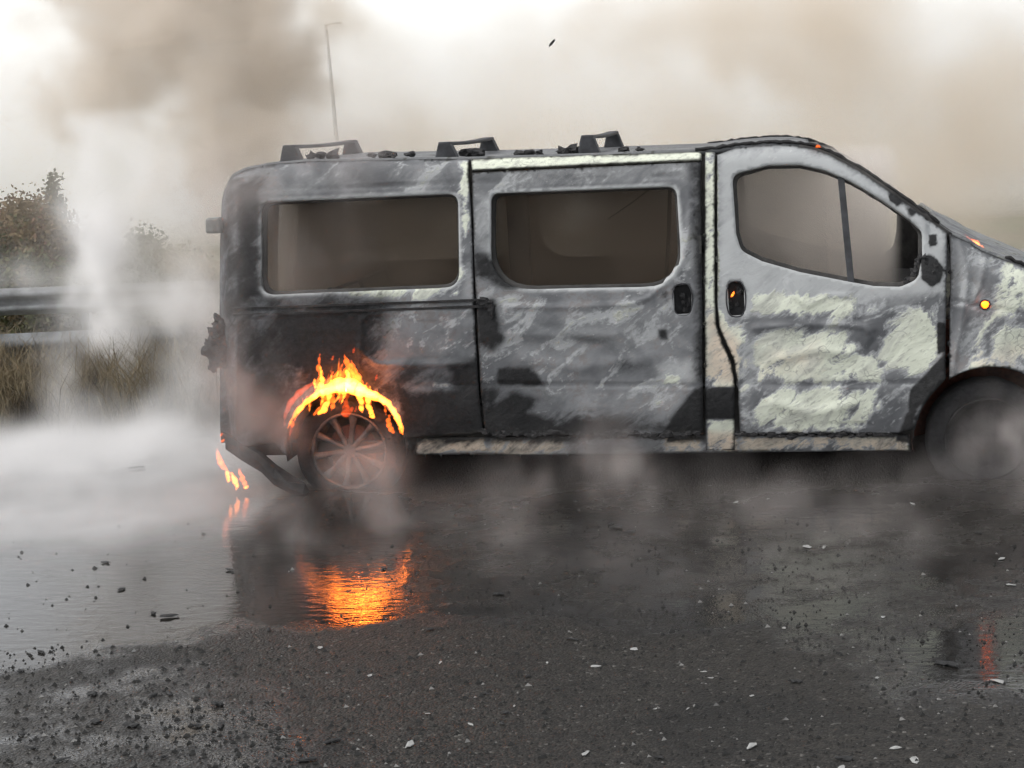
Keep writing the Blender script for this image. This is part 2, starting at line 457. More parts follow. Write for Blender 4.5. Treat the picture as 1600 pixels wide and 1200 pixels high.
def paint_of(P, table):
    v = np.zeros(len(P))
    for poly, soft, val in table:
        soft = soft * 1.5
        pl = np.array(poly, float); lo, hi = pl.min(0) - 2*soft, pl.max(0) + 2*soft
        k = np.all((P > lo) & (P < hi), 1)
        if not k.any(): continue
        d = sdf(P[k], pl); t = np.clip((d + soft) / (2 * soft), 0, 1)
        v[k] = np.maximum(v[k], val * t * t * (3 - 2 * t))
    return v
# pressed creases and swages, photo pixels: (polyline, depth in m (+ = ridge), half width in m)
CREASE = [
    ([(750,600),(900,601),(1096,603)], -.006, .008), ([(1156,601),(1300,600),(1440,598)], -.006, .008), ([(640,604),(745,602)], -.005, .008),
    ([(790,480),(900,479),(985,475),(1015,464),(1050,432),(1072,400),(1080,320)], .008, .010), ([(640,497),(740,489)], .004, .008),
    ([(372,690),(372,500),(385,492),(535,486),(548,492)], .007, .010), ([(562,580),(565,500),(580,489),(735,484)], .006, .010), ([(560,545),(590,570),(735,568)], .006, .012),
    ([(380,298),(560,292),(735,286),(800,284)], -.006, .006), ([(855,281),(955,278)], -.006, .006), ([(1018,275),(1060,275),(1078,286),(1082,310)], -.006, .006),
    ([(1180,512),(1270,506),(1350,509),(1358,516)], .009, .014), ([(1230,440),(1240,462),(1262,478),(1290,462),(1330,462),(1336,490)], .006, .010),
    ([(1340,498),(1372,525),(1356,545),(1378,575)], -.006, .010), ([(1178,664),(1260,666),(1360,662)], -.004, .006),
    ([(1500,380),(1512,430),(1500,520),(1488,575)], .010, .014), ([(1540,400),(1530,450),(1520,470)], .010, .010), ([(1490,470),(1530,478),(1600,490)], -.006, .008),
    ([(800,520),(870,525),(960,522)], .006, .03), ([(820,560),(900,575),(1010,560)], .006, .035), ([(1220,560),(1270,545),(1330,552)], .007, .03), ([(1210,630),(1270,645),(1330,632)], .006, .03),
]
def buckle(X, Z):
    return (.0045*np.sin(X*9+2*np.sin(Z*5))*np.sin(Z*11+1.3*np.sin(X*6)) + .003*np.sin(X*23+Z*8)*np.sin(Z*19-X*5)) * np.clip((1.75-Z)/.5, .25, 1)

def side_panel(name, outline, holes, parent, off=0.0, thick=.02, step=.016, xz=False, mat=None, creases=True):
    """sheet on the side surface; outline and holes in photo pixels (or X, Z when xz), 'off' metres inwards"""
    cv = (lambda L: [tuple(q) for q in L]) if xz else (lambda L: [px_side(*q) for q in L])
    loops = [resample(cv(fillet(L)), step * .8) for L in [outline] + holes]
    lo, hi = loops[0].min(0), loops[0].max(0)
    gx, gz = np.meshgrid(np.arange(lo[0], hi[0], step), np.arange(lo[1], hi[1], step * .87))
    gx = gx + (np.arange(gx.shape[0]) % 2)[:, None] * step / 2
    G = np.stack([gx.ravel(), gz.ravel()], 1) + rng.uniform(-.12, .12, (gx.size, 2)) * step
    ok = inside(G, loops[0]) & (seg_dist(G, loops[0]) > .55 * step)
    for h in loops[1:]: ok &= ~inside(G, h)
    G = G[ok]
    for h in loops[1:]: G = G[seg_dist(G, h) > .55 * step]
    pts = np.concatenate(loops + [G]); edges = []; b = 0
    for L in loops:
        edges += [(b + i, b + (i + 1) % len(L)) for i in range(len(L))]; b += len(L)
    v2, _, tri, *_r = delaunay_2d_cdt([Vector(p) for p in pts], edges, [], 0, 1e-6)
    V = np.array([tuple(v) for v in v2]); Tn = np.array(tri)
    c = V[Tn].mean(1); k = inside(c, loops[0])
    for h in loops[1:]: k &= ~inside(c, h)
    Tn = Tn[k]
    a, bb, cc = V[Tn[:, 0]], V[Tn[:, 1]], V[Tn[:, 2]]
    cr = (bb[:, 0]-a[:, 0])*(cc[:, 1]-a[:, 1]) - (bb[:, 1]-a[:, 1])*(cc[:, 0]-a[:, 0])
    Tn[cr < 0] = Tn[cr < 0][:, ::-1]
    X, Z = V[:, 0], V[:, 1]; P = side_px(X, Z)
    Y = side_y(X, Z) + off
    if creases:
        Y = Y + buckle(X, Z)
        XZ = V
        for line, dep, wd in CREASE:
            q = np.array([px_side(*p) for p in line]); lo, hi = q.min(0) - 4*wd, q.max(0) + 4*wd
            kk = np.all((XZ > lo) & (XZ < hi), 1)
            if kk.any(): Y[kk] -= 1.7 * dep * np.exp(-(seg_dist(XZ[kk], q, False) / wd) ** 2)
    me = mesh(name, np.stack([X, Y, Z], 1), Tn)
    for nm, tb in (('paint', PAINT), ('soot', SOOT), ('ash', ASH), ('warm', WARM)):
        val = paint_of(P, tb)
        if nm == 'ash':                      # the flanges round the openings burnt to white ash
            for hl in loops[1:]:
                if len(hl) > 60: val = np.maximum(val, .85*np.exp(-(seg_dist(V, hl)/.022)**2))
        if nm == 'soot': val = np.maximum(val, .55*np.exp(-(seg_dist(V, loops[0])/.008)**2))
        at = me.attributes.new(nm, 'FLOAT', 'POINT'); at.data.foreach_set('value', val.astype(np.float32))
    o = link(name, me, mat or MAT['panel'], parent)
    md = o.modifiers.new('sheet', 'SOLIDIFY'); md.thickness = thick; md.offset = -1
    return o
def mirror(o, name=None, parent=None):
    c = o.copy(); COL.objects.link(c); c.name = name or o.name
    c.scale = (1, -1, 1); c.location = (0, VW, 0); c.parent = parent or o.parent
    return c

van = empty('van')
tag(van, 'burnt out pale passenger van with empty windows and roof bars, standing on the wet road', 'van')

REARWIN = [(408,316,16),(716,302,18),(718,449,26),(408,461,20)]
SLIDEWIN = [(767,302,14),(1057,291,16),(1067,447,58),(766,453,66)]
FRONTWIN = [(1144,272,16),(1200,258),(1250,257),(1290,266),(1330,283),(1380,312),(1425,344,10),(1441,362,16),(1441,400),(1434,436,20),(1408,448,20),(1365,447),(1330,441),(1250,425),(1190,408),(1158,392,22),(1150,365)]
def arch(cx, cz, R, a0, a1, n=22):
    return [(cx + R*math.cos(math.radians(a)), cz + R*math.sin(math.radians(a))) for a in np.linspace(a0, a1, n)]
def xz_px(pts):
    A = np.array(pts); return [tuple(p) for p in side_px(A[:, 0], A[:, 1])]
arch_r = xz_px(arch(0, .25, .345, 188, -8))
arch_f = xz_px(arch(3.5, .24, .385, 190, -10))
quarter = side_panel('rear_quarter_panel', [(346,692)] + [(344,600),(343,470),(344,380),(346,322),(351,294),(363,275),(386,264),(420,257),(480,252),(560,251),(650,249),(733,248),(736,330),(740,440),(743,520),(747,600),(755,678)] + [(642,686)] + arch_r[::-1] + [(430,694)], [REARWIN], van, 0, .03)
slide = side_panel('sliding_door', [(738,270),(1095,253),(1097,470),(1098,677,6),(760,681,6),(751,600),(746,500),(742,420)], [SLIDEWIN, [(1052,446,8),(1080,444,8),(1081,490,8),(1054,492,8)]], van, -.004, .03)
front_top = [(1121,242)] + [(1150,231),(1200,227),(1238,227),(1268,232),(1298,243),(1348,270),(1398,305),(1438,334),(1479,363)]
arch_fd = [p for p in arch_f if p[0] < 1476 and p[1] < 678]
fdoor = side_panel('front_door', front_top + [(1478,470)] + [(1477,592)] + arch_fd[::-1] + [(1405,677),(1156,678,6),(1153,600),(1147,562),(1134,535),(1124,510),(1121,470)], [FRONTWIN, [(1136,440,8),(1162,440,8),(1164,492,8),(1140,494,8)]], van, -.004, .035)
fender = side_panel('front_fender', [(1484,366),(1510,377),(1535,392),(1560,402),(1590,414),(1630,431),(1680,454),(1730,486),(1760,520),(1775,590),(1775,690)] + [p for p in arch_f if p[0] > 1486][::-1] + [(1483, float(np.interp(1483, [p[0] for p in arch_f[:11]], [p[1] for p in arch_f[:11]])))], [], van, 0, .02)
pillar = side_panel('door_pillar', [(1102,238),(1117,238),(1117,470),(1119,508),(1130,540),(1142,565),(1148,602),(1148,704),(1103,704)], [], van, .010, .03)
rail_top = side_panel('roof_side_rail', [(736,248),(1096,237),(1096,249),(738,266)], [], van, -.006, .02)
sill = side_panel('sill', [(650,686),(900,683),(1418,682),(1424,706),(1150,708),(900,712),(648,712)], [], van, .014, .04)
inner = side_panel('inner_frame', [(349,688),(347,330),(354,298),(366,280),(388,268),(480,257),(735,252),(1100,240),(1200,228),(1240,228),(1300,245),(1350,272),(1400,307),(1478,362),(1478,560)] + [p for p in arch_f if p[0] < 1476 and p[1] < 690][::-1] + [(1410,700),(645,704)] + arch_r[::-1] + [(430,690)],
                   [[(412,320,16),(712,306,18),(714,445,26),(412,457,20)], [(772,306,14),(1053,295,16),(1062,443,56),(771,449,64)],
                    [(1150,277,16),(1200,263),(1250,262),(1290,271),(1330,288),(1380,317),(1422,347,10),(1436,364,16),(1436,400),(1430,432,20),(1406,443,20),(1365,442),(1250,420),(1192,403),(1162,388,22),(1155,362)]],
                   van, .045, .03, .03, mat=MAT['inner'], creases=False)
for o in (quarter, slide, fdoor, fender, pillar, rail_top, sill, inner): mirror(o)

def spt(px, py, off=0.0):
    x, z = px_side(px, py); return Vector((x, float(side_y(x, z)) + off, z))
# sliding door track along the quarter panel
a = [spt(x, y, -.004) for x, y in ((365, 487), (450, 484), (560, 480), (660, 477), (762, 473))]
mb = MB()
for i in range(len(a) - 1):
    p, q = a[i], a[i+1]; b = len(mb.v)
    for s in (p, q):
        for dy, dz in ((-.010, .024), (-.010, .012), (.012, .010), (.012, -.010), (-.010, -.012), (-.010, -.024), (.03, -.024), (.03, .024)):
            mb.v.append((s.x, s.y + dy, s.z + dz))
    mb.f += [(b+k, b+(k+1) % 8, b+8+(k+1) % 8, b+8+k) for k in range(8)]
mb.build('door_track', MAT['char'], van)
lump('track_carrier', .035, MAT['char'], slide, 5, (1.3, .5, .8)).location = spt(757, 472, -.012)
lump('track_carrier', .022, MAT['char'], slide, 6, (1.0, .5, 1.6)).location = spt(768, 485, -.010)

# burnt-out handle recesses
def recess(parent, px0, py0, px1, py1, seed, glow=False):
    c = spt((px0+px1)/2, (py0+py1)/2); w = abs(spt(px1, py0).x - spt(px0, py0).x); h = abs(spt(px0, py0).z - spt(px0, py1).z)
    m = MB(); m.box((c.x-w/2, c.y+.034, c.z-h/2), (c.x+w/2, c.y+.04, c.z+h/2))
    o = m.build('handle_recess', MAT['seal'], parent)
    r = random.Random(seed)
    for k in range(5):
        q = lump('handle_remnant', r.uniform(.007, .016), MAT['char'], o, seed*7+k, (1, .6, 1.3)); q.location = (c.x + r.uniform(-.4, .4)*w, c.y + .022, c.z + r.uniform(-.42, .42)*h)
    m = MB(); ring = [(c.x + (w/2+.004)*math.cos(t)*(abs(math.cos(t))**-.4 if abs(math.cos(t)) > .1 else 1), c.y-.004, c.z + (h/2+.004)*math.sin(t)) for t in np.linspace(0, 2*math.pi, 28)]
    m.tube(ring, .004, 6, False).build('handle_surround', MAT['bar'], parent, True)
    return o
recess(slide, 1052, 444, 1081, 492, 3)
fr = recess(fdoor, 1136, 440, 1164, 494, 4)
# divider bar of the front door window
p0, p1 = spt(1314, 276, .012), spt(1330, 442, .012)
m = MB()
for p in (p0, p1):
    for dx, dy in ((-.017, -.008), (.017, -.008), (.017, .02), (-.017, .02)): m.v.append((p.x+dx, p.y+dy, p.z))
m.f = [(i, (i+1) % 4, 4+(i+1) % 4, 4+i) for i in range(4)]
m.build('window_divider', MAT['bar'], fdoor, bevel=.003)
for k, (x, y, r) in enumerate(((1440, 402, .022), (1434, 410, .018), (1430, 425, .02), (1418, 438, .016), (1450, 408, .02), (1462, 416, .022), (1456, 430, .026), (1466, 434, .016), (1448, 440, .016), (1458, 374, .014), (1463, 388, .010))):
    lump('mirror_remnant', r, MAT['char'], fdoor, 40+k, (1, .8, 1.2)).location = spt(x, y, .012)

# roof sheet from the near top edge to the far one
xs = np.concatenate([np.linspace(ROOF[0, 0], -.45, 10), np.linspace(-.43, 2.62, 120)])
ny = 40; v = []; f = []
for X in xs:
    z0 = float(roof_z(X)); y0 = float(side_y(X, z0)) - .002
    for j in range(ny + 1):
        u = j / ny; y = y0 + (VW - 2*y0) * u
        sag = -.012 * math.sin(math.pi*u) * (1 + .6*math.sin(X*3.1)) + .006*math.sin(u*19 + X*4)*math.sin(X*11) * min(1, 6*u, 6*(1-u))
        v.append((X, y, z0 + sag + .004))
for i in range(len(xs) - 1):
    for j in range(ny): b = i*(ny+1) + j; f.append((b, b+ny+1, b+ny+2, b+1))
me = mesh('roof', v, f)
for nm, val in (('paint', .12), ('soot', .30), ('ash', .35), ('warm', 0.)):
    at = me.attributes.new(nm, 'FLOAT', 'POINT'); at.data.foreach_set('value', np.full(len(v), val, np.float32))
roof = link('roof', me, MAT['panel'], van); md = roof.modifiers.new('sheet', 'SOLIDIFY'); md.thickness = .03; md.offset = -1
# charred gutter along the cab roof and windscreen pillar
for s in (1, -1):
    pts = [(X, float(side_y(X, roof_z(X)))*1 - .004, float(roof_z(X)) + .004) for X in np.linspace(2.0, 3.27, 60)]
    r = random.Random(3)
    pts = [(x, y if s == 1 else VW - y, z + r.uniform(-.003, .004)) for x, y, z in pts]
    MB().tube(pts, [r.uniform(.007, .012) for _ in pts], 7).build('gutter', MAT['char'], roof, True)
# windscreen frame: pillars and header
for s in (1, -1):
    pts = []
    for X in np.linspace(2.55, 3.32, 24):
        z = float(roof_z(X)) - .035; y = float(side_y(X, z)) + .05; pts.append((X, y if s == 1 else VW - y, z))
    MB().tube(pts, .034, 10).build('windscreen_pillar', MAT['inner'], van, True)
zx = float(roof_z(2.62)); MB().box((2.58, .2, zx-.06), (2.68, VW-.2, zx-.012)).build('windscreen_header', MAT['inner'], van, bevel=.01)
# bonnet
xs = np.linspace(3.27, float(ROOF[-1, 0]), 40); v = []; f = []; ny = 24
for X in xs:
    z0 = float(roof_z(X)); y0 = float(side_y(X, z0)) - .002
    for j in range(ny + 1):
        u = j / ny; v.append((X, y0 + (VW-2*y0)*u, z0 + .05*math.sin(math.pi*u) + .004*math.sin(u*15)*math.sin(X*13)))
for i in range(len(xs) - 1):
    for j in range(ny): b = i*(ny+1) + j; f.append((b, b+ny+1, b+ny+2, b+1))
me = mesh('bonnet', v, f)
for nm, val in (('paint', .35), ('soot', .3), ('ash', .3), ('warm', .2)):
    at = me.attributes.new(nm, 'FLOAT', 'POINT'); at.data.foreach_set('value', np.full(len(v), val, np.float32))
bonnet = link('bonnet', me, MAT['panel'], van); md = bonnet.modifiers.new('sheet', 'SOLIDIFY'); md.thickness = .02; md.offset = -1
r = random.Random(8)
pts = [(X, float(side_y(X, roof_z(X))) - .004, float(roof_z(X)) + .006 + r.uniform(-.004, .008)) for X in np.linspace(3.6, 4.2, 24)]
MB().tube(pts, [r.uniform(.006, .014) for _ in pts], 7).build('bonnet_edge', MAT['char'], bonnet, True)
# nose, bumper, rear doors, floor
xf = float(ROOF[-1, 0]); zf = float(ROOF[-1, 1])
m = MB(); m.box((xf-.02, .24, .52), (xf+.06, VW-.24, zf-.01)).build('grille_panel', MAT['inner'], van, bevel=.03)
m = MB(); m.prism([(xf-.5, .2), (xf+.02, .18), (xf+.14, .26), (xf+.14, .46), (xf+.05, .54), (xf-.02, .54), (xf-.04, .3), (xf-.5, .28)], .1, VW-.1).build('front_bumper', MAT['char'], van, bevel=.03)
for s, y0, y1 in ((0, .17, .945), (1, .955, VW-.17)):
    v = []; f = []; n = 18
    for i in range(n+1):
        z = .26 + (1.76-.26)*i/n; x = -.655 + .07*max(0, (z-1.0)/.76)**1.6
        for j in range(9): v.append((x, y0 + (y1-y0)*j/8, z))
    for i in range(n):
        for j in range(8):
            if 9 <= i <= 15 and 1 <= j <= 6: continue
            b = i*9+j; f.append((b, b+9, b+10, b+1))
    me = mesh('rear_door', v, f)
    for nm, val in (('paint', .05), ('soot', .45), ('ash', .2), ('warm', 0.)):
        at = me.attributes.new(nm, 'FLOAT', 'POINT'); at.data.foreach_set('value', np.full(len(v), val, np.float32))
    o = link('rear_door', me, MAT['panel'], van); md = o.modifiers.new('sheet', 'SOLIDIFY'); md.thickness = .04; md.offset = 1
m = MB(); m.box((-.66, .12, .20), (3.1, VW-.12, .27)); m.box((3.1, .45, .22), (xf-.1, VW-.45, .30)); m.build('floor_pan', MAT['inner'], van)
m = MB(); m.box((3.05, .2, .30), (3.16, VW-.2, .98)); m.build('bulkhead', MAT['inner'], van, bevel=.02)
m = MB(); m.prism([(2.95, .78), (3.2, .7), (3.3, .98), (3.05, 1.0), (2.93, .93)], .16, VW-.16).build('dashboard', MAT['char'], van, bevel=.02)
m = MB(); m.tube([(2.78 + .04*math.sin(t), 1.42 + .19*math.cos(t), .98 + .17*math.sin(t)) for t in np.linspace(0, 2*math.pi, 28)], .011, 7, False); m.tube([(2.79, 1.42, .97), (3.0, 1.42, .9)], .02, 7); m.tube([(2.78, 1.24, .98), (2.78, 1.6, .98)], .01, 6)
m.build('steering_wheel', MAT['char'], van, True)
# things still standing or hanging inside
a, b = on_y(1047, 288, .42), on_y(1040, 452, .42); MB().tube([tuple(a), tuple((a+b)/2 + np.array([.004, 0, 0])), tuple(b)], .011, 8).build('grab_pole', MAT['char'], van, True)
a, b = on_y(1022, 290, .35), on_y(950, 342, .40); MB().tube([tuple(a), tuple((a+b)/2 + np.array([0, 0, -.006])), tuple(b)], .0035, 6).build('hanging_wire', MAT['char'], van, True)
a, b = on_y(790, 285, .55), on_y(832, 460, .60); MB().box((a[0], .55, b[2]), (b[0], .62, a[2]), .006).build('trim_board', MAT['inner'], van, bevel=.01)
# burnt seat frames
def seat(x, y0, y1):
    m = MB()
    for y in np.linspace(y0, y1, 3):
        m.tube([(x+.42, y, .27), (x+.44, y, .52), (x, y, .55), (x-.13, y, 1.06), (x-.15, y, 1.14)], .014, 6)
        m.tube([(x, y, .55), (x+.02, y, .27)], .014, 6)
    for z, dx in ((.55, 0), (.75, -.05), (.95, -.10), (1.12, -.147)): m.tube([(x+dx, y0, z), (x+dx, y1, z)], .011, 6)
    for dx in (.1, .2, .3, .42): m.tube([(x+dx, y0, .545), (x+dx, y1, .545)], .009, 6)
    m.build('seat_frame', MAT['char'], van, True)
seat(2.15, .3, .75); seat(2.15, 1.15, 1.6); seat(.95, .25, 1.25); seat(.05, .25, 1.6)

# wheels: burst burnt tyres, sooty alloy rims
def wheel(cx, near, cz=.225):
    rm = MAT['rim'] if cx == 0 else MAT['char']
    yo = .085 if near else VW - .085; s = 1 if near else -1
    e = bpy.data.objects.new('wheel', None); COL.objects.link(e); e.parent = van; e.location = (cx, yo, cz); e.scale = (1, s, 1)
    m = MB(); m.lathe([(.205, .01), (.215, -.012), (.25, -.022), (.285, -.02), (.312, -.002), (.318, .05), (.316, .13), (.30, .17), (.21, .175)], (0, 0, 0), 64)
    r = random.Random(int(cx*10) + near)
    m.v = [(x*(1 + r.uniform(-.012, .012)), y + r.uniform(-.006, .006), max(z, -.222 + .004*math.sin(x*40)) if z < 0 else z*(1 + r.uniform(-.012, .012))) for x, y, z in m.v]
    m.build('tyre', MAT['tyre'], e, True)
    m = MB(); m.lathe([(.218, -.004), (.222, -.016), (.213, -.022), (.204, -.012), (.198, .03), (.19, .09), (.19, .16)], (0, 0, 0), 64)
    rim = m.build('rim', rm, e, True)
    if cx > 0:
        m = MB(); m.lathe([(.001, .012), (.06, .012), (.075, .03), (.15, .045), (.185, .02), (.205, .0)], (0, 0, 0), 48); m.build('wheel_disc', rm, rim, True)
    for k in range(10 if cx == 0 else 0):
        a = 2*math.pi*k/10 + .15; m = MB()
        for j, (rr, hw, y) in enumerate(((.035, .016, .004), (.09, .014, .0), (.15, .016, .006), (.203, .026, -.004))):
            ca, sa = math.cos(a), math.sin(a)
            for t, dy in ((-hw, 0), (-hw*.6, -.012), (hw*.6, -.012), (hw, 0), (hw*.7, .03), (-hw*.7, .03)): m.v.append((rr*ca - t*sa, y + dy, rr*sa + t*ca))
        m.f = [(j*6+i, j*6+(i+1) % 6, (j+1)*6+(i+1) % 6, (j+1)*6+i) for j in range(3) for i in range(6)]
        m.build('spoke', rm, rim, True)
    m = MB(); m.lathe([(.001, -.012), (.03, -.012), (.042, -.004), (.044, .04)], (0, 0, 0), 24); m.build('hub_cap', rm, rim, True)
    m = MB(); m.lathe([(.001, .062), (.135, .06), (.14, .075)], (0, 0, 0), 40); m.build('brake_disc', MAT['rust'] if cx == 0 else MAT['char'], e, True)
for cx in (0, 3.5):
    wheel(cx, True); wheel(cx, False)
# inner arches
for cx, R, mat in ((0, .355, 'char'), (3.5, .395, 'rust')):
    for s in (1, -1):
        v = []; f = []; n = 26
        for i in range(n+1):
            t = math.radians(190 - 200*i/n)
            for j, y in enumerate((.012, .08, .2, .4)): v.append((cx + R*math.cos(t), y if s == 1 else VW-y, .245 + R*math.sin(t)))
        for i in range(n):
            for j in range(3): b = i*4+j; f.append((b, b+4, b+5, b+1))
        b = len(v); v.append((cx, .4 if s == 1 else VW-.4, .245))
        for i in range(n): f.append((i*4+3, i*4+7, b))
        link('wheel_arch', mesh('wheel_arch', v, f), MAT[mat], van)

# side indicator, still lit
k = Mat('indicator_lens'); k.set(Base_Color=(.9, .3, .02), Emission_Color=(1, .10, .003), Emission_Strength=4.0, Roughness=.3)
c = spt(1539, 476, -.006)
bm = bmesh.new(); bmesh.ops.create_uvsphere(bm, u_segments=16, v_segments=10, radius=1)
for q in bm.verts: q.co = Vector((q.co.x*.019*(1+.25*q.co.z), q.co.y*.012, q.co.z*.019))
me = bpy.data.meshes.new('side_indicator'); bm.to_mesh(me); bm.free()
ind = link('side_indicator', me, k.m, fender); ind.location = c; ind['label'] = 'small orange side indicator, still lit'
m = MB(); m.tube([(c.x + .025*math.cos(t), c.y + .006, c.z + .024*math.sin(t)) for t in np.linspace(0, 2*math.pi, 20)], .005, 6, False).build('indicator_bezel', MAT['bar'], ind, True).matrix_parent_inverse = Matrix.Translation(-c)

# roof bars, across the roof on two feet each
for i, (px, hz) in enumerate(((458, .075), (700, .07), (922, .085))):
    X = on_y(px, 240, .3)[0]; zr = float(roof_z(X)) + .004
    yn, yf = .27, VW - .27; b = empty('roof_bar'); b.parent = van
    for y, s in ((yn, 1), (yf, -1)):
        poly = [(X-.062, zr-.006), (X+.062, zr-.006), (X+.034, zr+hz-.01), (X+.018, zr+hz+.012), (X-.036, zr+hz+.012), (X-.044, zr+hz-.012)]
        MB().prism(poly, y-.045, y+.045).build('bar_foot', MAT['bar'], b, bevel=.008)
    bar = [(X - .005, yn + (yf-yn)*u, zr + hz + .002 - .008*math.sin(math.pi*u)) for u in np.linspace(-.03, 1.03, 12)]
    m = MB(); n0 = len(bar)
    for x, y, z in bar:
        for dx, dz in ((-.034, -.010), (.034, -.010), (.034, .010), (-.034, .010)): m.v.append((x+dx, y, z+dz))
    m.f = [(j*4+q, j*4+(q+1) % 4, j*4+4+(q+1) % 4, j*4+4+q) for j in range(n0-1) for q in range(4)] + [(3, 2, 1, 0), tuple(n0*4-4+q for q in range(4))]
    m.build('crossbar', MAT['bar'], b, bevel=.006)

# rear: hinge stub, burnt lamp cluster, hanging bumper remains
q = on_y(332, 352, .10)
m = MB(); m.box((q[0]-.035, q[1]-.03, q[2]-.045), (q[0]+.05, q[1]+.04, q[2]+.045), .004); m.build('rear_lamp_housing', simple('grey_housing', (.16, .165, .155), .7, 0, .3, 20, .4), van, bevel=.014)
for k, (px, py, r) in enumerate(((338, 520, .03), (335, 545, .04), (342, 535, .04), (345, 505, .03), (340, 562, .03), (334, 572, .022), (330, 548, .022))):
    o = lump('lamp_remnant', r*1.5, MAT['char'], van, 60+k, (.9, .8, .9), 3); o.location = tuple(on_y(px, py, .10))
m = MB(); r = random.Random(5); pts = [on_y(px, py, Y) for px, py, Y in ((352, 690, .10), (378, 702, .05), (405, 722, .02), (432, 744, 0), (455, 762, -.03), (478, 772, -.04))]
for i, p in enumerate(pts):
    for dy, dz in ((-.02, -.05), (-.035, .0), (-.02, .05), (.03, .055), (.05, -.05)): m.v.append((p[0] + r.uniform(-.012, .012), p[1] + dy + r.uniform(-.01, .01), max(.006, p[2] + dz + r.uniform(-.015, .015))))
m.f = [(i*5+q, i*5+(q+1) % 5, i*5+5+(q+1) % 5, i*5+5+q) for i in range(len(pts)-1) for q in range(5)] + [(4, 3, 2, 1, 0), tuple(len(pts)*5-5+q for q in range(5))]
m.build('sagging_bumper', MAT['char'], van)
m = MB(); m.box((-.68, .15, .22), (-.6, VW-.15, .40), .008); m.build('bumper_beam', MAT['char'], van, bevel=.01)
# ragged lower edges of soot-crusted trim
for k in range(26):
    t = k/25; px = 760 + 330*t + random.uniform(-6, 6); o = lump('trim_remnant', random.uniform(.012, .026), MAT['char'], slide, 100+k, (1.7, .35, .9)); o.location = spt(px, 676 + random.uniform(-3, 4), -.002)
for k in range(16):
    o = lump('trim_remnant', random.uniform(.010, .022), MAT['char'], fdoor, 140+k, (1.8, .35, .8)); o.location = spt(1160 + 15.5*k, 678 + random.uniform(-2, 3), -.002)

# charred lumps left lying on the roof
LUMP_TXT = {0: 'beside the hindmost roof bar', 1: 'between the hindmost and the middle roof bar', 2: 'by the middle roof bar', 3: 'between the middle and the foremost roof bar', 4: 'by the foremost roof bar'}
roofl = [(500, .5, .028, 0), (520, .45, .036, 0), (486, .6, .026, 0), (603, .26, .032, 1), (612, .24, .026, 1), (640, .5, .022, 1), (580, .6, .02, 1), (748, .28, .03, 2), (736, .5, .036, 2),
         (812, .25, .022, 3), (826, .27, .026, 3), (842, .25, .02, 3), (880, .26, .03, 3), (892, .25, .036, 3), (905, .28, .03, 4), (975, .25, .022, 4), (1000, .3, .018, 4)]
for k, (px, Y, r, w) in enumerate(roofl):
    X = on_y(px, 243, Y)[0]; o = lump('charred_lump', r, MAT['char'], None, 200+k, (1.3, 1.1, .75))
    o.location = (X, Y, float(roof_z(X)) + .004 + r*.45)
    tag(o, 'charred black lump lying on the van roof ' + LUMP_TXT[w], 'debris', 'charred lumps on the van roof')
print('van', round(time.time()-T0, 1))

# ------------------------------------------------------------------ road
WET = [([(-700,640),(330,680),(440,740),(640,775),(660,880),(640,965),(560,988),(400,985),(200,1015),(0,1055),(-700,1090)], 30, 1.0),
       ([(560,760),(1900,720),(1900,1120),(1380,1130),(1180,1010),(900,985),(640,990)], 45, .62),
       ([(-300,1050),(300,1010),(470,1000),(560,1250),(-300,1250)], 60, .52), ([(1310,1000),(1420,970),(1520,930),(1720,900),(1720,1040),(1600,1060),(1520,1100),(1440,1090),(1400,1125),(1350,1080)], 55, .86), ([(700,800),(1600,770),(1600,830),(1300,850),(700,870)], 40, .8)]
def axis(a0, d0, d1, a1, step, n):
    return np.concatenate([d0 - (d0-a0)*(np.linspace(1, 0, n, endpoint=False)**2.5), np.arange(d0, d1, step), d1 + (a1-d1)*(np.linspace(0, 1, n)**2.5)])
gx = axis(-300, -6, 8, 300, .055, 14); gy = np.concatenate([-5.5 - 80*(np.linspace(1, 0, 10, endpoint=False)**2.2), np.arange(-5.5, 2.0, .055), [2.0]])
GX, GY = np.meshgrid(gx, gy); nx_ = len(gx)
edge = .07*np.sin(GX*3.1) + .05*np.sin(GX*7.7+1) + .03*np.sin(GX*17)
GYe = np.where(GY >= 1.9, GY + edge, GY)
dep = .004*np.sin(GX*1.3+.5)*np.sin(GY*1.7) 
V = np.stack([GX.ravel(), GYe.ravel(), np.where((abs(GX) < 8) & (GY > -5.5), dep, 0).ravel()*0], 1)
ii = np.arange((len(gy)-1)*(nx_-1)); r_, c_ = ii//(nx_-1), ii % (nx_-1); b_ = r_*nx_+c_
me = mesh('road', V, np.stack([b_, b_+1, b_+nx_+1, b_+nx_], 1))
q = (V - CAM) @ RM.T; ok = q[:, 2] > .6
PP = np.full((len(V), 2), 9e4); PP[ok] = np.stack([800+FPX*q[ok, 0]/q[ok, 2], 600+FPX*q[ok, 1]/q[ok, 2]], 1)
at = me.attributes.new('wet', 'FLOAT', 'POINT'); at.data.foreach_set('value', np.maximum(paint_of(PP, WET), 0).astype(np.float32))
k = Mat('wet_asphalt'); v = k.pos()
wet0 = k.attr('wet'); nb = k.noise(v, 1.1, 4, .6, .3); nm = k.noise(v, 5, 4, .62)
wet = k.ss(k.ma('ADD', wet0, k.ma('ADD', k.ma('MULTIPLY', k.ma('SUBTRACT', nb, .5), 1.1), k.ma('MULTIPLY', k.ma('SUBTRACT', nm, .5), .8))), .32, .78)
vo = k.vor(v, 95); vo2 = k.vor(v, 38); n2 = k.noise(v, 14, 4, .65)
stone = k.vor(v, 95, 'F1', 'Color'); sv = k.t.nodes.new('ShaderNodeSeparateColor'); k.t.links.new(stone, sv.inputs[0])
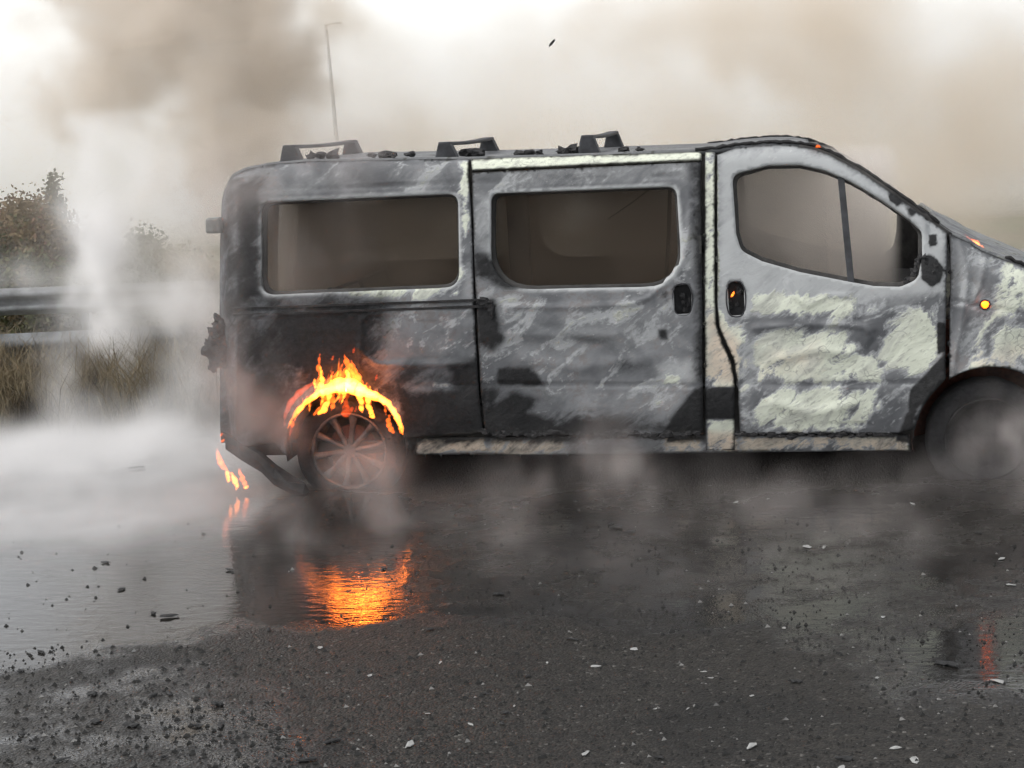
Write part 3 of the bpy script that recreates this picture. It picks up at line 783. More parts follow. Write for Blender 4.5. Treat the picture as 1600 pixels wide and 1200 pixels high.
c = k.mix(k.ss(sv.outputs[0], .1, 1.0), (.014, .0125, .0108), (.034, .0305, .0262))
c = k.mix(k.ss(sv.outputs[1], .975, .99), c, (.11, .105, .095))
c = k.mix(k.ma('MULTIPLY', k.ss(n2, .45, .65), .6), c, (.013, .012, .011))
c = k.mix(k.ma('MULTIPLY', k.ss(nb, .46, .62), .55), c, (.009, .0085, .008))
c = k.mix(k.ma('MULTIPLY', wet, .45), c, (.014, .0135, .013))
# black crumbs of burnt plastic trodden into the surface
cr = k.ss(k.ma('ADD', k.vor(v, 21), k.ma('MULTIPLY', k.ma('SUBTRACT', k.noise(v, 2.2, 4), .5), -.5)), .09, .13, 1, 0)
c = k.mix(k.ma('MULTIPLY', cr, .8), c, (.007, .007, .007))
h = k.ma('ADD', k.ma('MULTIPLY', vo, -.8), k.ma('ADD', k.ma('MULTIPLY', vo2, -.5), k.ma('MULTIPLY', n2, 1.0)))
rip = k.ma('MULTIPLY', k.noise(k.pos(scale=(1, 2.2, 1)), 9, 3, .5), .27)
hh = k.t.nodes.new('ShaderNodeMix'); hh.data_type = 'FLOAT'; k.put(hh.inputs[0], wet); k.put(hh.inputs[2], h); k.put(hh.inputs[3], k.ma('ADD', rip, k.ma('MULTIPLY', h, .03)))
k.set(Base_Color=c, Roughness=k.ss(wet, 0, 1, .52, .06), IOR=1.45, Specular_IOR_Level=k.ss(wet, 0, .8, .26, .55))
k.bump(hh.outputs[0], .55, .012)
road = link('road', me, k.m); tag(road, kind='structure')

# ------------------------------------------------------------------ verge and land beyond the road
xs_ = axis(-600, -16, 14, 600, .5, 12); ys_ = np.concatenate([np.arange(1.8, 6, .15), np.arange(6, 30, 1.0), 30 + 900*np.linspace(.02, 1, 14)**2])
GX, GY = np.meshgrid(xs_, ys_)
GZ = -.035 + .06*np.clip((GY-2.0)/.6, 0, 1) + .02*np.sin(GX*2.3)*np.sin(GY*3) - .42*np.clip((GY-3.2)/4, 0, 1)**1.3
GZ[0] = -.05
me = mesh('verge', np.stack([GX.ravel(), GY.ravel(), GZ.ravel()], 1), [(r*len(xs_)+c, r*len(xs_)+c+1, (r+1)*len(xs_)+c+1, (r+1)*len(xs_)+c) for r in range(len(ys_)-1) for c in range(len(xs_)-1)])
k = Mat('verge_soil'); v = k.pos(); n = k.noise(v, 1.3, 6, .6); n2 = k.noise(v, 9, 5)
c = k.mix(k.ss(n, .4, .6), (.06, .075, .028), (.11, .09, .055)); c = k.mix(k.ma('MULTIPLY', k.ss(n2, .4, .7), .5), c, (.05, .04, .028))
k.set(Base_Color=c, Roughness=.95); k.bump(n2, .8, .05)
tag(link('verge', me, k.m), kind='structure')
def land_z(x, y): return -.035 + .06*min(1, max(0, (y-2.0)/.6)) - .42*min(1, max(0, (y-3.2)/4))**1.3

def leaf_mat(name, c1, c2, c3, rough=.8):
    k = Mat(name); o = k.t.nodes.new('ShaderNodeNewGeometry'); v = k.pos()
    n = k.noise(v, 3.0, 4); r = o.outputs['Random Per Island']
    c = k.mix(r, c1, c2); c = k.mix(k.ss(n, .5, .65), c, c3)
    k.set(Base_Color=c, Roughness=rough, Specular_IOR_Level=.2); return k.m
def blades(name, n, xr, yr, hr, w, mat, lean=.35, dens=None):
    v = []; f = []; r = random.Random(hash(name) % 1000 if False else len(name))
    while n > 0:
        x, y = r.uniform(*xr), r.uniform(*yr)
        if dens and r.random() > dens(x, y): n -= 1; continue
        n -= 1
        h = r.uniform(*hr)*(1 - .3*abs(r.gauss(0, 1))*.5); a = r.uniform(0, 6.28); lx, ly = r.gauss(.12, lean)*h, r.gauss(-.05, lean)*h; ww = w*r.uniform(.6, 1.5)
        dx, dy = math.cos(a)*ww, math.sin(a)*ww; z = land_z(x, y) - .02; b = len(v)
        v += [(x-dx, y-dy, z), (x+dx, y+dy, z), (x+lx*.35+dx*.7, y+ly*.35+dy*.7, z+h*.6), (x+lx*.35-dx*.7, y+ly*.35-dy*.7, z+h*.6), (x+lx, y+ly, z+h*.98)]
        f += [(b, b+1, b+2, b+3), (b+3, b+2, b+4)]
    return link(name, mesh(name, v, f), mat, smooth=False)
straw = leaf_mat('dry_grass', (.16, .125, .075), (.30, .25, .165), (.085, .065, .04))
green = leaf_mat('green_grass', (.055, .09, .02), (.10, .14, .035), (.12, .115, .05))
tag(blades('dry_grass', 42000, (-9, 3), (2.02, 3.1), (.25, .78), .0045, straw, .4), 'tall dry brown grass on the verge in front of the crash barrier', 'grass', kind='stuff')
tag(blades('green_grass', 16000, (-14, 2), (3.2, 9.2), (.10, .34), .006, green, .3), 'short green grass growing between the two crash barriers', 'grass', kind='stuff')

# crash barriers: W beam on posts
MAT['zinc'] = simple('weathered_zinc', (.095, .10, .105), .8, .0, .5, 5, .3, .004)
def barrier(p, q, top, label, ext=(14, 12)):
    p, q = np.array(p[:2]), np.array(q[:2]); d = (q-p)/np.linalg.norm(q-p); L0, L1 = -ext[0], ext[1]
    root = empty('crash_barrier', (p[0]+d[0]*L0, p[1]+d[1]*L0, 0)); tag(root, label, 'crash barrier')
    nrm = np.array([d[1], -d[0]])
    if nrm[1] > 0: nrm = -nrm
    prof = [(0, 0), (.012, -.01), (.05, -.045), (.08, -.06), (.08, -.095), (.05, -.115), (.01, -.15), (.01, -.165), (.05, -.2), (.08, -.22), (.08, -.255), (.05, -.27), (.012, -.305), (0, -.315)]
    s = L0; org = np.array(root.location[:2])
    while s < L1:
        a = p + d*s - org; b = p + d*(s+3.98) - org; m = MB()
        for e, lift in ((a, 0), (b, 0)):
            for o, z in prof: m.v.append((e[0]+nrm[0]*o, e[1]+nrm[1]*o, top+z))
        n = len(prof); m.f = [(i, i+1, n+i+1, n+i) for i in range(n-1)]
        o = m.build('beam', MAT['zinc'], root, True); md = o.modifiers.new('sheet', 'SOLIDIFY'); md.thickness = .004
        for t in (0.0, 2.0):
            c = p + d*(s+t) - org; w = p + d*(s+t); zg = land_z(w[0], w[1]) - .1; h0 = len(m.v)
            mm = MB()
            for z in (zg, top-.02):
                for u, ww in ((-.05, -.005), (.05, -.005), (.05, -.10), (-.05, -.10)): mm.v.append((c[0]+d[0]*u+nrm[0]*ww, c[1]+d[1]*u+nrm[1]*ww, z))
            mm.f = [(i, (i+1) % 4, 4+(i+1) % 4, 4+i) for i in range(4)] + [(4, 5, 6, 7)]
            mm.build('post', MAT['zinc'], root)
        s += 4.0
barrier(on_z(0, 522, .62), on_z(330, 506, .62), .62, 'grey steel crash barrier standing in the tall dry grass by the road', (9, 11))
barrier(on_z(0, 451, .40), on_z(280, 440, .40), .40, 'grey steel crash barrier beyond the green grass strip, before the shrubs', (9, 15))

# shrubs behind the barriers
def shrub(name, x, y, h, w, mat, seed, label, group=None, conifer=False, n=15000):
    r = random.Random(seed); z0 = land_z(x, y) - .03; root = empty(name, (x, y, z0)); tag(root, label, 'shrub' if not conifer else 'tree', group)
    m = MB(); tips = []
    if conifer:
        m.tube([(0, 0, 0), (.01, 0, h*.5), (0, 0, h*.98)], [.05, .03, .005], 6)
        for i in range(90):
            t = (i/90)**.8; z = h*(.06+.93*t); L = w*(1-t)**.9*r.uniform(.7, 1.1); a = r.uniform(0, 6.28); tips.append(((0, 0, z), (L*math.cos(a), L*math.sin(a), z - .1*L)))
    else:
        for i in range(34):
            a = r.uniform(0, 6.28); L = w*math.sqrt(r.random()); zz = h*(.45+.55*r.random())*(1-.35*(L/w)**2); p = (L*math.cos(a), L*math.sin(a), zz); q = (p[0]*.35, p[1]*.35, zz*.5)
            m.tube([(r.uniform(-.06, .06), r.uniform(-.06, .06), 0), q, p], [.02, .013, .004], 5); tips.append((q, p))
    m.build('trunk' if conifer else 'stems', MAT_BARK, root)
    v = []; f = []
    for i in range(n):
        (a, b) = r.choice(tips); t = r.random()**.6; sp = .05 if conifer else .16*(.4+w*.4)
        p = [a[j]+(b[j]-a[j])*t + r.gauss(0, sp) for j in range(3)]; p[2] = max(.03, p[2]); s = r.uniform(.02, .048)
        u = Vector((r.gauss(0, 1), r.gauss(0, 1), r.gauss(0, .7))).normalized()*s; ww = u.cross(Vector((r.gauss(0, 1), r.gauss(0, 1), r.gauss(0, 1)))).normalized()*s*.55
        P = Vector(p); k0 = len(v); v += [tuple(P-u), tuple(P+ww), tuple(P+u), tuple(P-ww)]; f.append((k0, k0+1, k0+2, k0+3))
    link('foliage', mesh('foliage', v, f), mat, root, False)
MAT_BARK = simple('bark', (.07, .05, .035), .9)
lf = [leaf_mat('brown_leaves', (.10, .07, .035), (.17, .12, .06), (.09, .035, .022)), leaf_mat('olive_leaves', (.05, .06, .022), (.10, .10, .04), (.12, .085, .04)), leaf_mat('dark_leaves', (.022, .035, .014), (.045, .06, .022), (.03, .035, .02))]
sh = [(60, 296, 11.6, .7, 0), (0, 300, 11.9, .75, 0), (20, 292, 13.4, .8, 0), (75, 300, 13.3, .7, 0), (-30, 296, 12.5, .85, 0), (45, 300, 12.8, .8, 0), (10, 330, 11.4, .6, 1), (95, 345, 12.0, .55, 0), (60, 385, 10.8, .5, 1), (205, 345, 12.0, .42, 2), (225, 372, 11.6, .45, 2), (150, 400, 12.2, .5, 1), (-110, 300, 12.3, .9, 0), (290, 395, 12.2, .5, 1)]
shl = ['brown shrub rising straight before the small dark conifer', 'broad brown shrub in the middle of the thicket', 'brown shrub at the back of the thicket behind the low olive shrub', 'brown shrub at the back of the thicket, behind the conifer', 'brown leaved shrub at the end of the thicket beyond the barriers', 'tall reddish brown shrub beside the small dark conifer', 'low olive shrub standing before the brown thicket', 'brown shrub just below the small dark conifer', 'low olive shrub right behind the farther crash barrier', 'tall dark green shrub half veiled by white steam', 'lower dark green shrub beside the tall dark one in steam', 'olive shrub lost in white steam behind the farther barrier', 'brown shrub past the end of the thicket', 'olive shrub in the smoke behind the van tail']
for i, ((px, py, Y, w, kd), lb) in enumerate(zip(sh, shl)):
    p = on_y(px, py, Y); shrub('shrub', p[0], Y, p[2] - land_z(p[0], Y), w, lf[kd], 30+i, lb, 'shrubs beyond the crash barriers')
p = on_y(82, 268, 13.2); shrub('conifer', p[0], 13.2, p[2] - land_z(p[0], 13.2), .42, lf[2], 77, 'small dark conifer rising above the brown shrubs', None, True, 1500)

# lamp post far behind
p = on_y(528, 225, 30.0); q = on_y(521, 38, 30.0)
lp = empty('lamp_post', (p[0], 30.0, -.4)); tag(lp, 'tall thin grey lamp post far behind the van, half lost in smoke', 'lamp post')
MAT['mast'] = simple('mast_grey', (.40, .40, .40), .6, .3, .2, 4, 0)
hq = q[2] + .4
MB().tube([(0, 0, 0), (-.03, 0, hq*.5), (-.10, 0, hq)], [.06, .05, .035], 10).build('pole', MAT['mast'], lp, True)
MB().tube([(-.10, 0, hq-.02), (.0, -.04, hq+.01), (.12, -.08, hq+.02)], [.02, .016, .014], 8).build('arm', MAT['mast'], lp, True)
MB().box((.10, -.12, hq-.01), (.30, -.04, hq+.04)).build('lamp_head', MAT['mast'], lp, bevel=.012)

# ------------------------------------------------------------------ fire
def flame_mat(name, edge, core, strength, edge_s=.35):
    m = bpy.data.materials.new(name); m.use_nodes = True; t = m.node_tree; t.nodes.clear()
    o = t.nodes.new('ShaderNodeOutputMaterial'); tr = t.nodes.new('ShaderNodeBsdfTransparent'); em = t.nodes.new('ShaderNodeEmission'); ad = t.nodes.new('ShaderNodeAddShader')
    em.inputs[0].default_value = (*edge, 1); em.inputs[1].default_value = edge_s
    t.links.new(tr.outputs[0], ad.inputs[0]); t.links.new(em.outputs[0], ad.inputs[1]); t.links.new(ad.outputs[0], o.inputs['Surface'])
    ve = t.nodes.new('ShaderNodeEmission'); ve.inputs[0].default_value = (*core, 1); ve.inputs[1].default_value = strength
    t.links.new(ve.outputs[0], o.inputs['Volume']); m.cycles.emission_sampling = 'NONE'; return m
FL = {'hot': flame_mat('flame_hot', (1, .16, .015), (1, .21, .02), 92, .012), 'mid': flame_mat('flame_mid', (1, .12, .01), (1, .14, .011), 34, .012), 'red': flame_mat('flame_red', (1, .09, .01), (1, .10, .010), 11, .008)}
def tongue(pts, kind, parent, Y=-.06, thick=.8, seed=0, name='flame_tongue'):
    """pts: (px, py, half width in px)"""
    r = random.Random(seed + int(pts[0][0]*3 + pts[0][1])); P = []
    for i in range(len(pts)-1):
        a, b = pts[i], pts[i+1]
        for u in np.linspace(0, 1, 5, endpoint=False): P.append([a[j]+(b[j]-a[j])*u for j in range(3)])
    P.append(list(pts[-1])); n = len(P); C = []; R = []
    for i, (x, y, w) in enumerate(P):
        j = math.sin(i*1.3 + seed)*.4 + r.uniform(-.4, .4)
        C.append(on_y(x + j*w*.5, y + r.uniform(-.2, .2)*w*.5, Y + .012*math.sin(i*.9 + seed))); R.append(max(.0012, w/265*(1 + r.uniform(-.35, .3))))
    m = MB(); m.tube([tuple(c) for c in C], R, 10)
    m.v = [(x, Y + (y-Y)*thick, z) for x, y, z in m.v]
    o = m.build(name, FL[kind], parent, True); s = o.modifiers.new('smooth', 'SUBSURF'); s.levels = 1; s.render_levels = 1
    return o
fire = empty('wheel_arch_fire', tuple(on_y(540, 640, -.06))); tag(fire, 'bright yellow flames licking round the rear wheel arch of the van', 'fire')
def T(*a, **k):
    o = tongue(*a, **k); o.parent = fire; o.matrix_parent_inverse = Matrix.Translation(-Vector(fire.location)); return o
T([(449,670,0.9),(456,655,2.5),(468,638,4.3),(484,624,5.0),(500,614,4.3),(512,606,1.9)], 'hot', None, -.07)
T([(444,668,1.2),(446,645,3.7),(456,625,5.0),(475,608,5.0),(495,596,3.1),(505,590,1.2)], 'red', None, -.055)
T([(497,612,2.5),(508,612,5.6),(524,606,6.8),(538,602,5.6),(545,600,2.5)], 'hot', None, -.07)
T([(532,614,3.1),(545,608,7.4),(560,612,8.7),(575,616,6.8),(590,618,5.0),(606,630,5.0),(617,645,3.7),(622,655,1.9)], 'hot', None, -.075)
T([(600,622,1.9),(612,638,4.3),(620,652,5.0),(628,668,3.7),(629,680,1.2)], 'hot', None, -.06)
T([(609,648,2),(606,660,5),(610,670,4),(616,676,2)], 'mid', None, -.07)
T([(495,615,7),(502,600,8),(501,585,6),(498,570,4),(500,552,1)], 'mid', None, -.065)
T([(493,606,2),(491,597,3),(492,591,1)], 'hot', None, -.075)
T([(500,612,5),(503,598,4),(502,582,2.5),(500,572,1)], 'hot', None, -.08)
T([(515,608,6),(524,596,7),(530,582,4),(536,568,1)], 'mid', None, -.06)
T([(545,610,10),(548,592,11),(546,576,7),(540,562,4),(538,553,1)], 'mid', None, -.065)
T([(555,608,9),(556,590,9),(552,574,5),(548,562,1)], 'mid', None, -.06, seed=2)
T([(545,612,9),(545,598,8),(543,586,5),(541,578,1)], 'hot', None, -.085)
T([(512,612,6),(508,625,5),(500,638,5),(490,649,1.5)], 'mid', None, -.07)
T([(516,612,4),(513,628,5),(506,640,5),(496,648,2)], 'hot', None, -.08, seed=1)
T([(520,615,5),(520,630,5),(518,642,2)], 'mid', None, -.07)
T([(542,616,5),(541,632,5),(538,645,8),(546,644,4),(552,636,2)], 'red', None, -.065)
T([(562,618,6),(564,632,5),(566,645,3)], 'hot', None, -.07, seed=3)
T([(576,615,6),(574,632,5),(580,646,5),(584,654,3)], 'hot', None, -.07, seed=4)
for i, (x, y) in enumerate(((523, 624), (556, 640), (588, 590), (520, 560), (553, 548))):
    T([(x-2, y+4, 1), (x, y, 2.2), (x+1, y-5, .8)], 'red', None, -.06, seed=i)
for i, q in enumerate(([(488,622,3),(505,612,7),(522,604,9),(540,598,10),(556,602,9),(572,610,6),(586,618,2)], [(520,612,4),(538,604,9),(556,606,11),(572,614,9),(592,622,5),(604,630,2)], [(528,618,3),(530,602,8),(536,588,6),(540,574,1)], [(562,616,4),(564,600,7),(558,584,4),(553,572,1)], [(508,614,4),(512,602,6),(518,590,3),(521,580,1)])):
    T(q, 'hot' if i < 2 else 'mid', None, -.06-.008*i, seed=90+i)
rf = random.Random(21)
for i in range(46):
    t = (i + rf.random())/46; a = math.radians(172 - 164*t); bx, by = 540 + 88*math.cos(a), 690 - 84*math.sin(a)
    pk = math.exp(-((bx-532)/34)**2); L = (7 + 34*pk)*rf.uniform(.5, 1.25); lx = rf.uniform(-3, 5) - 8*math.cos(a)*rf.random(); w0 = rf.uniform(1.6, 3.6)*(1 + .7*pk)
    T([(bx, by+4, w0*.5), (bx+lx*.1, by-L*.2, w0), (bx+lx*.5, by-L*.55, w0*.62), (bx+lx, by-L, .5)], rf.choice(('hot', 'mid', 'mid', 'red')), None, -.05-.04*rf.random(), seed=i)
for i in range(14):
    bx = rf.uniform(480, 600); by = 690 - math.sqrt(max(0, 84**2-((bx-540)*.95)**2)); L = rf.uniform(10, 30)
    T([(bx, by-3, 2), (bx+rf.uniform(-4, 4), by+L*.5, rf.uniform(1.8, 3.6)), (bx+rf.uniform(-9, 5), by+L, .8)], rf.choice(('hot', 'mid', 'red')), None, -.05-.03*rf.random(), seed=i+50)
tail = empty('bumper_fire', tuple(on_y(365, 745, -.05))); tag(tail, 'small orange flames dripping from the sagging burnt rear bumper', 'fire')
def T2(*a):
    o = tongue(*a); o.parent = tail; o.matrix_parent_inverse = Matrix.Translation(-Vector(tail.location))
T2([(339,700,1),(341,712,3.5),(344,722,5),(350,730,4),(354,734,1.5)], 'mid', None, .02)
T2([(344,682,1),(346,679,2.2),(348,676,1)], 'mid', None, .02); T2([(345,690,1),(348,689,2.5),(351,686,1)], 'mid', None, .02)
T2([(354,732,1.5),(356,742,3.5),(357,750,3),(356,753,1)], 'hot', None, .02); T2([(361,738,1.5),(366,748,5),(370,758,4),(369,766,1.2)], 'hot', None, .02)
T2([(372,732,1),(377,742,5),(382,754,5),(384,763,2)], 'mid', None, .02); T2([(381,762,1),(385,762,3),(388,758,1.5)], 'hot', None, .02); T2([(374,740,1),(375,735,3),(376,731,1)], 'red', None, .02)
bf = empty('bonnet_fire', tuple(on_y(1525, 388, .2))); tag(bf, 'little orange flame on the bonnet edge by the windscreen', 'fire')
for pts, kd in (([(1517,374,1.5),(1524,380,5),(1532,386,4),(1538,389,1.5)], 'mid'), ([(1519,376,1.5),(1527,383,3),(1534,388,1)], 'hot'), ([(1508,366,1),(1513,372,2),(1518,376,1)], 'red')):
    o = tongue(pts, kd, None, .16); o.parent = bf; o.matrix_parent_inverse = Matrix.Translation(-Vector(bf.location))
ge = empty('roof_edge_flame', tuple(on_y(1278, 229, .2))); tag(ge, 'tiny orange flame on the charred edge of the cab roof', 'fire')
o = tongue([(1274,230,1), (1278,228,2.2), (1283,230,1)], 'mid', None, .17); o.parent = ge; o.matrix_parent_inverse = Matrix.Translation(-Vector(ge.location))
he = empty('handle_ember', tuple(spt(1145, 460, .02))); tag(he, 'glowing ember inside the burnt front door handle recess', 'fire')
o = tongue([(1142,464,1), (1145,460,2.5), (1147,455,1)], 'hot', None, spt(1145, 460).y + .012); o.parent = he; o.matrix_parent_inverse = Matrix.Translation(-Vector(he.location))

# ------------------------------------------------------------------ debris on the road
MAT['flake'] = simple('pale_paint_flake', (.27, .27, .26), .7, 0, .2, 30, .3)
MAT['crumb'] = simple('black_crumb', (.012, .012, .012), .8, 0, .5, 30, .5)
def chip(name, seed, s, mat):
    r = random.Random(seed); n = 7; m = MB()
    ring = [(math.cos(6.283*i/n)*s*r.uniform(.6, 1.2)*1.5, math.sin(6.283*i/n)*s*r.uniform(.5, 1.1), r.uniform(0, .25)*s) for i in range(n)]
    m.v = ring + [(x*.96, y*.96, z+.10*s+.001) for x, y, z in ring]
    m.f = [tuple(reversed(range(n))), tuple(range(n, 2*n))] + [(i, (i+1) % n, n+(i+1) % n, n+i) for i in range(n)]
    me = mesh(name, m.v, m.f); me.materials.append(mat); return me
def where(x, y):
    if x < 640 and y < 1000 and not (x > 400 and y > 985): return 'in the flooded part of the road'
    if x < 560: return 'on the rough asphalt below the flooded part'
    if y < 840: return 'on the road close along the van side'
    if y < 1000: return 'in the dark wet film before the van'
    return 'on rough asphalt past the wet film' if x < 1100 else 'on rough asphalt off the van nose'
flakes = [chip('paint_flake', i, .02, MAT['flake']) for i in range(6)]
black = []
for i in range(7):
    o = lump('charred_fragment', .019, MAT['crumb'], None, 300+i, (1.7, 1.0, .34), 2, .42); black.append(o.data); bpy.data.objects.remove(o)
def place(name, me, px, py, s, label, cat, group, lift=.0):
    p = on_z(px, py); o = bpy.data.objects.new(name, me); COL.objects.link(o); o.location = (p[0], p[1], .001 + lift*s); o.rotation_euler = (0, 0, random.uniform(0, 6.28)); o.scale = (s*random.uniform(.6, 1.5), s*random.uniform(.5, 1.2), s*random.uniform(.6, 1.3)); return tag(o, label, cat, group)
fl = [(500,1013,1.5,'white paint flake lying where the fire reflection ends in the puddle'), (640,1165,2.0,'large pale flat flake lying on the rough asphalt'), (990,1015,1.3,'pale paint flake at the dark edge of the wet film'), (930,1042,1.0,None), (1175,1167,1.5,'long thin white splinter on the rough asphalt'), (915,1178,1.2,None), (668,1116,.8,None), (804,1104,.8,None), (735,1132,.8,None), (855,1036,.7,None), (578,1056,.7,None), (688,1036,.7,None), (1110,1060,.7,None), (1075,1108,.8,None), (1025,1108,.8,None), (1225,982,.8,None), (1380,965,.8,None), (1262,855,1.6,'cluster of pale flakes beside the van front door'), (1288,856,1.2,None), (1560,1066,1.5,None), (1565,874,1.2,None), (1426,788,1.0,None), (1200,780,.9,None), (1150,786,1.2,None), (1400,1170,1.0,None), (1370,1060,.8,None), (1100,1050,.7,None), (758,820,.8,None), (1020,792,.7,None), (1580,915,1.3,None), (1430,1188,1.4,None), (1175,1088,.8,None), (660,985,.6,None), (1315,1200,.9,None)]
for i, (x, y, s, lb) in enumerate(fl): place('paint_flake', flakes[i % 6], x, y, s*.6, lb or 'small pale paint flake lying ' + where(x, y), 'paint flake', 'pale flakes on the road')
bk = [(262,965,2.0,'long flat black fragment lying in the flooded part of the road'), (145,1086,1.4,None), (205,1135,1.6,None), (340,1102,1.5,None), (240,1088,1.3,None), (32,1050,1.2,None), (64,1020,1.1,None), (118,1090,1.0,None), (360,892,1.4,'black fragment in the puddle beside the fire reflection'), (420,985,1.2,None), (150,1130,1.5,None), (35,1148,1.5,None), (50,1170,1.2,None), (300,1110,1.1,None), (345,1134,1.2,None), (310,1136,1.2,None), (265,1085,1.0,None), (228,1120,.9,None), (600,890,1.0,'black fragment lying in the orange fire reflection'), (672,985,1.3,None), (780,930,1.4,None), (965,825,2.0,'black charred heap on the road beside the sliding door'), (985,833,1.8,None), (955,820,1.2,None), (895,1000,1.0,None), (870,1078,1.0,None), (825,1058,.9,None), (560,1050,.9,None), (760,1085,.9,None), (790,1115,1.0,None), (785,1132,.9,None), (1245,1066,1.0,None), (1270,905,1.0,None), (1530,834,1.1,None), (1480,1040,1.5,None), (1030,1185,1.1,None), (1320,1187,1.1,None), (520,1160,1.3,None), (480,1190,1.3,None), (255,1185,1.2,None), (95,1190,1.4,None), (215,733,2.2,'dark flat scrap lying in the bright flooded road by the verge'), (20,705,1.2,None), (165,880,1.1,None), (190,922,1.1,None), (240,960,1.2,None), (900,700+85,1.3,None), (1110,760,1.0,None)]
for i, (x, y, s, lb) in enumerate(bk): place('charred_fragment', black[i % 7], x, y, s*.55, lb or 'small black charred fragment lying ' + where(x, y), 'debris', 'charred fragments on the road', .008)
r = random.Random(12); v = []; f = []
for i in range(6000):
    x, y = r.uniform(-60, 1660), 790 + 430*r.random()**.75
    if y < 1010 and x < 600 and r.random() < .85: continue
    p = on_z(x, y); s = r.uniform(.002, .007)*(2.0 if r.random() < (.35 if x < 560 else .14) else 1); b = len(v)
    for q in ((1, 0, 0), (-.5, .8, 0), (-.6, -.7, 0), (0, 0, .9)): v.append((p[0]+q[0]*s*r.uniform(.6, 1.4), p[1]+q[1]*s*r.uniform(.6, 1.4), .0005+q[2]*s))
    f += [(b, b+1, b+3), (b+1, b+2, b+3), (b+2, b, b+3)]
gk = Mat('grit_mix'); gg = gk.t.nodes.new('ShaderNodeNewGeometry'); gk.set(Base_Color=gk.mix(gk.ss(gg.outputs['Random Per Island'], .90, .96), (.012, .012, .011), (.2, .195, .185)), Roughness=.75)
tag(link('grit', mesh('grit', v, f), gk.m, smooth=False), 'fine black and pale grit scattered over the asphalt', 'grit', kind='stuff')
o = lump('ash_flake', .014, MAT['crumb'], None, 9, (1.5, .3, .5), 1); o.location = tuple(on_y(862, 67, .3)); o.rotation_euler = (0, -.8, 0)
tag(o, 'dark flake of ash drifting in the air above the van roof', 'ash flake')
print('before smoke', round(time.time()-T0, 1))

# ------------------------------------------------------------------ smoke and steam
def PB(F, vec, px, py, Y, rx, rz, ry, amp):
    """blob of smoke at a photo pixel and a distance; rx, rz in pixels, ry in metres"""
    c = on_y(px, py, Y); s = (Y - CAM[1]) / .97 / FPX
    return F.blob(vec, c, (rx*s, ry, rz*s), amp)
def warp(F, scale, amt, detail=2):
    return F.v('ADD', F.pos, F.v('MULTIPLY', F.v('SUBTRACT', F.noise(F.pos, scale, detail, color=True), (.5, .5, .5)), (amt, amt, amt)))
# pale smoke bank drifting over the land behind
F = Field('bank_field'); w = warp(F, .12, 5.0); n = F.noise(w, .16, 4, .6)
zz = F.v('DOT_PRODUCT', F.pos, (0, 0, 1))
d = F.m('MULTIPLY', F.m('MULTIPLY', F.ss(n, .25, .65), .34), F.ss(zz, 5.5, 1.6))
sb = smoke('smoke_bank', (-45, 25.5, -.5), (45, 48, 6), .7, F, d, smoke_mat('pale_smoke', (.985, .975, .955), .3))
tag(sb, 'pale smoke bank drifting over the land behind the lamp post', 'smoke', kind='stuff')
# big brown plume behind the van
F = Field('plume_field'); w = warp(F, .9, 1.1, 3); n = F.noise(w, 1.15, 6, .6)
bl = [PB(F, w, *b) for b in (
    (90,120,4.8,170,200,.9,.5), (20,30,5.0,110,90,.8,.6), (1210,30,5.0,170,170,1.0,1.2), (1000,150,5.2,260,280,1.0,.42), (1440,140,5.0,260,200,1.0,.6), (1600,160,5.0,160,200,1.0,.5),
    (1000,420,3.6,420,150,.8,2.6), (560,400,3.6,220,150,.8,2.8), (1350,400,3.8,240,110,.8,.6), (330,480,3.6,90,120,.7,.5), (760,120,5.6,200,260,1.0,.25), (900,240,4.4,700,60,.8,.5), (525,10,4.6,70,60,.6,2.2), (540,130,4.4,60,120,.5,.7), (560,215,4.4,120,40,.5,.7))]
d = F.m('MULTIPLY', F.sum(bl), F.ss(n, .36, .66))
# rolling lumps with edges
n2 = F.noise(F.v('ADD', w, (7, 3, 1)), 1.7, 6, .58)
lm = F.sum([PB(F, F.pos, *b) for b in ((1230,60,4.3,150,110,.7,1.0), (1500,250,4.3,150,90,.6,.9), (1030,20,4.6,200,90,.7,.8), (1560,120,4.6,120,100,.6,.8), (1380,300,3.6,120,60,.5,.7), (1540,330,2.9,120,45,.4,.8), (760,60,5.0,120,70,.6,.6), (900,200,3.6,160,40,.4,.6), (640,190,3.4,80,40,.4,.6))])
d = F.m('ADD', d, F.m('MULTIPLY', F.ss(F.m('ADD', lm, F.m('MULTIPLY', F.m('SUBTRACT', n2, .5), 3.0)), .55, 1.05), F.m('MULTIPLY', F.ss(lm, .12, .4), 1.0)))
sp = smoke('smoke_plume', (-6, 2.35, 0), (9, 7.6, 6.5), .10, F, d, smoke_mat('brown_smoke', (.87, .80, .71), .25, gain=1.0))
tag(sp, 'thick beige brown smoke rising behind the burning van', 'smoke', kind='stuff')
# the dark billowing column above the tail
F = Field('column_field'); w = warp(F, 1.3, .7, 3); n = F.noise(w, 2.3, 6, .6)
lm = F.sum([PB(F, w, *b) for b in ((330,-90,3.6,190,120,.7,1.0), (350,60,3.5,140,110,.65,1.05), (400,190,3.4,95,100,.6,.95), (320,320,3.2,80,120,.5,.95), (210,110,3.8,110,130,.6,.7), (120,0,4.0,120,110,.6,.6), (60,180,4.0,110,80,.6,.45), (470,130,3.8,60,60,.5,.5))])
d = F.m('MULTIPLY', F.ss(F.m('ADD', lm, F.m('MULTIPLY', F.m('SUBTRACT', n, .5), 3.2)), .40, 1.05), F.m('MULTIPLY', F.ss(lm, .10, .35), 3.0))
sc_ = smoke('smoke_column', (-6, 2.3, .2), (1.0, 5.4, 5.6), .06, F, d, smoke_mat('dark_brown_smoke', (.82, .755, .68), .2))
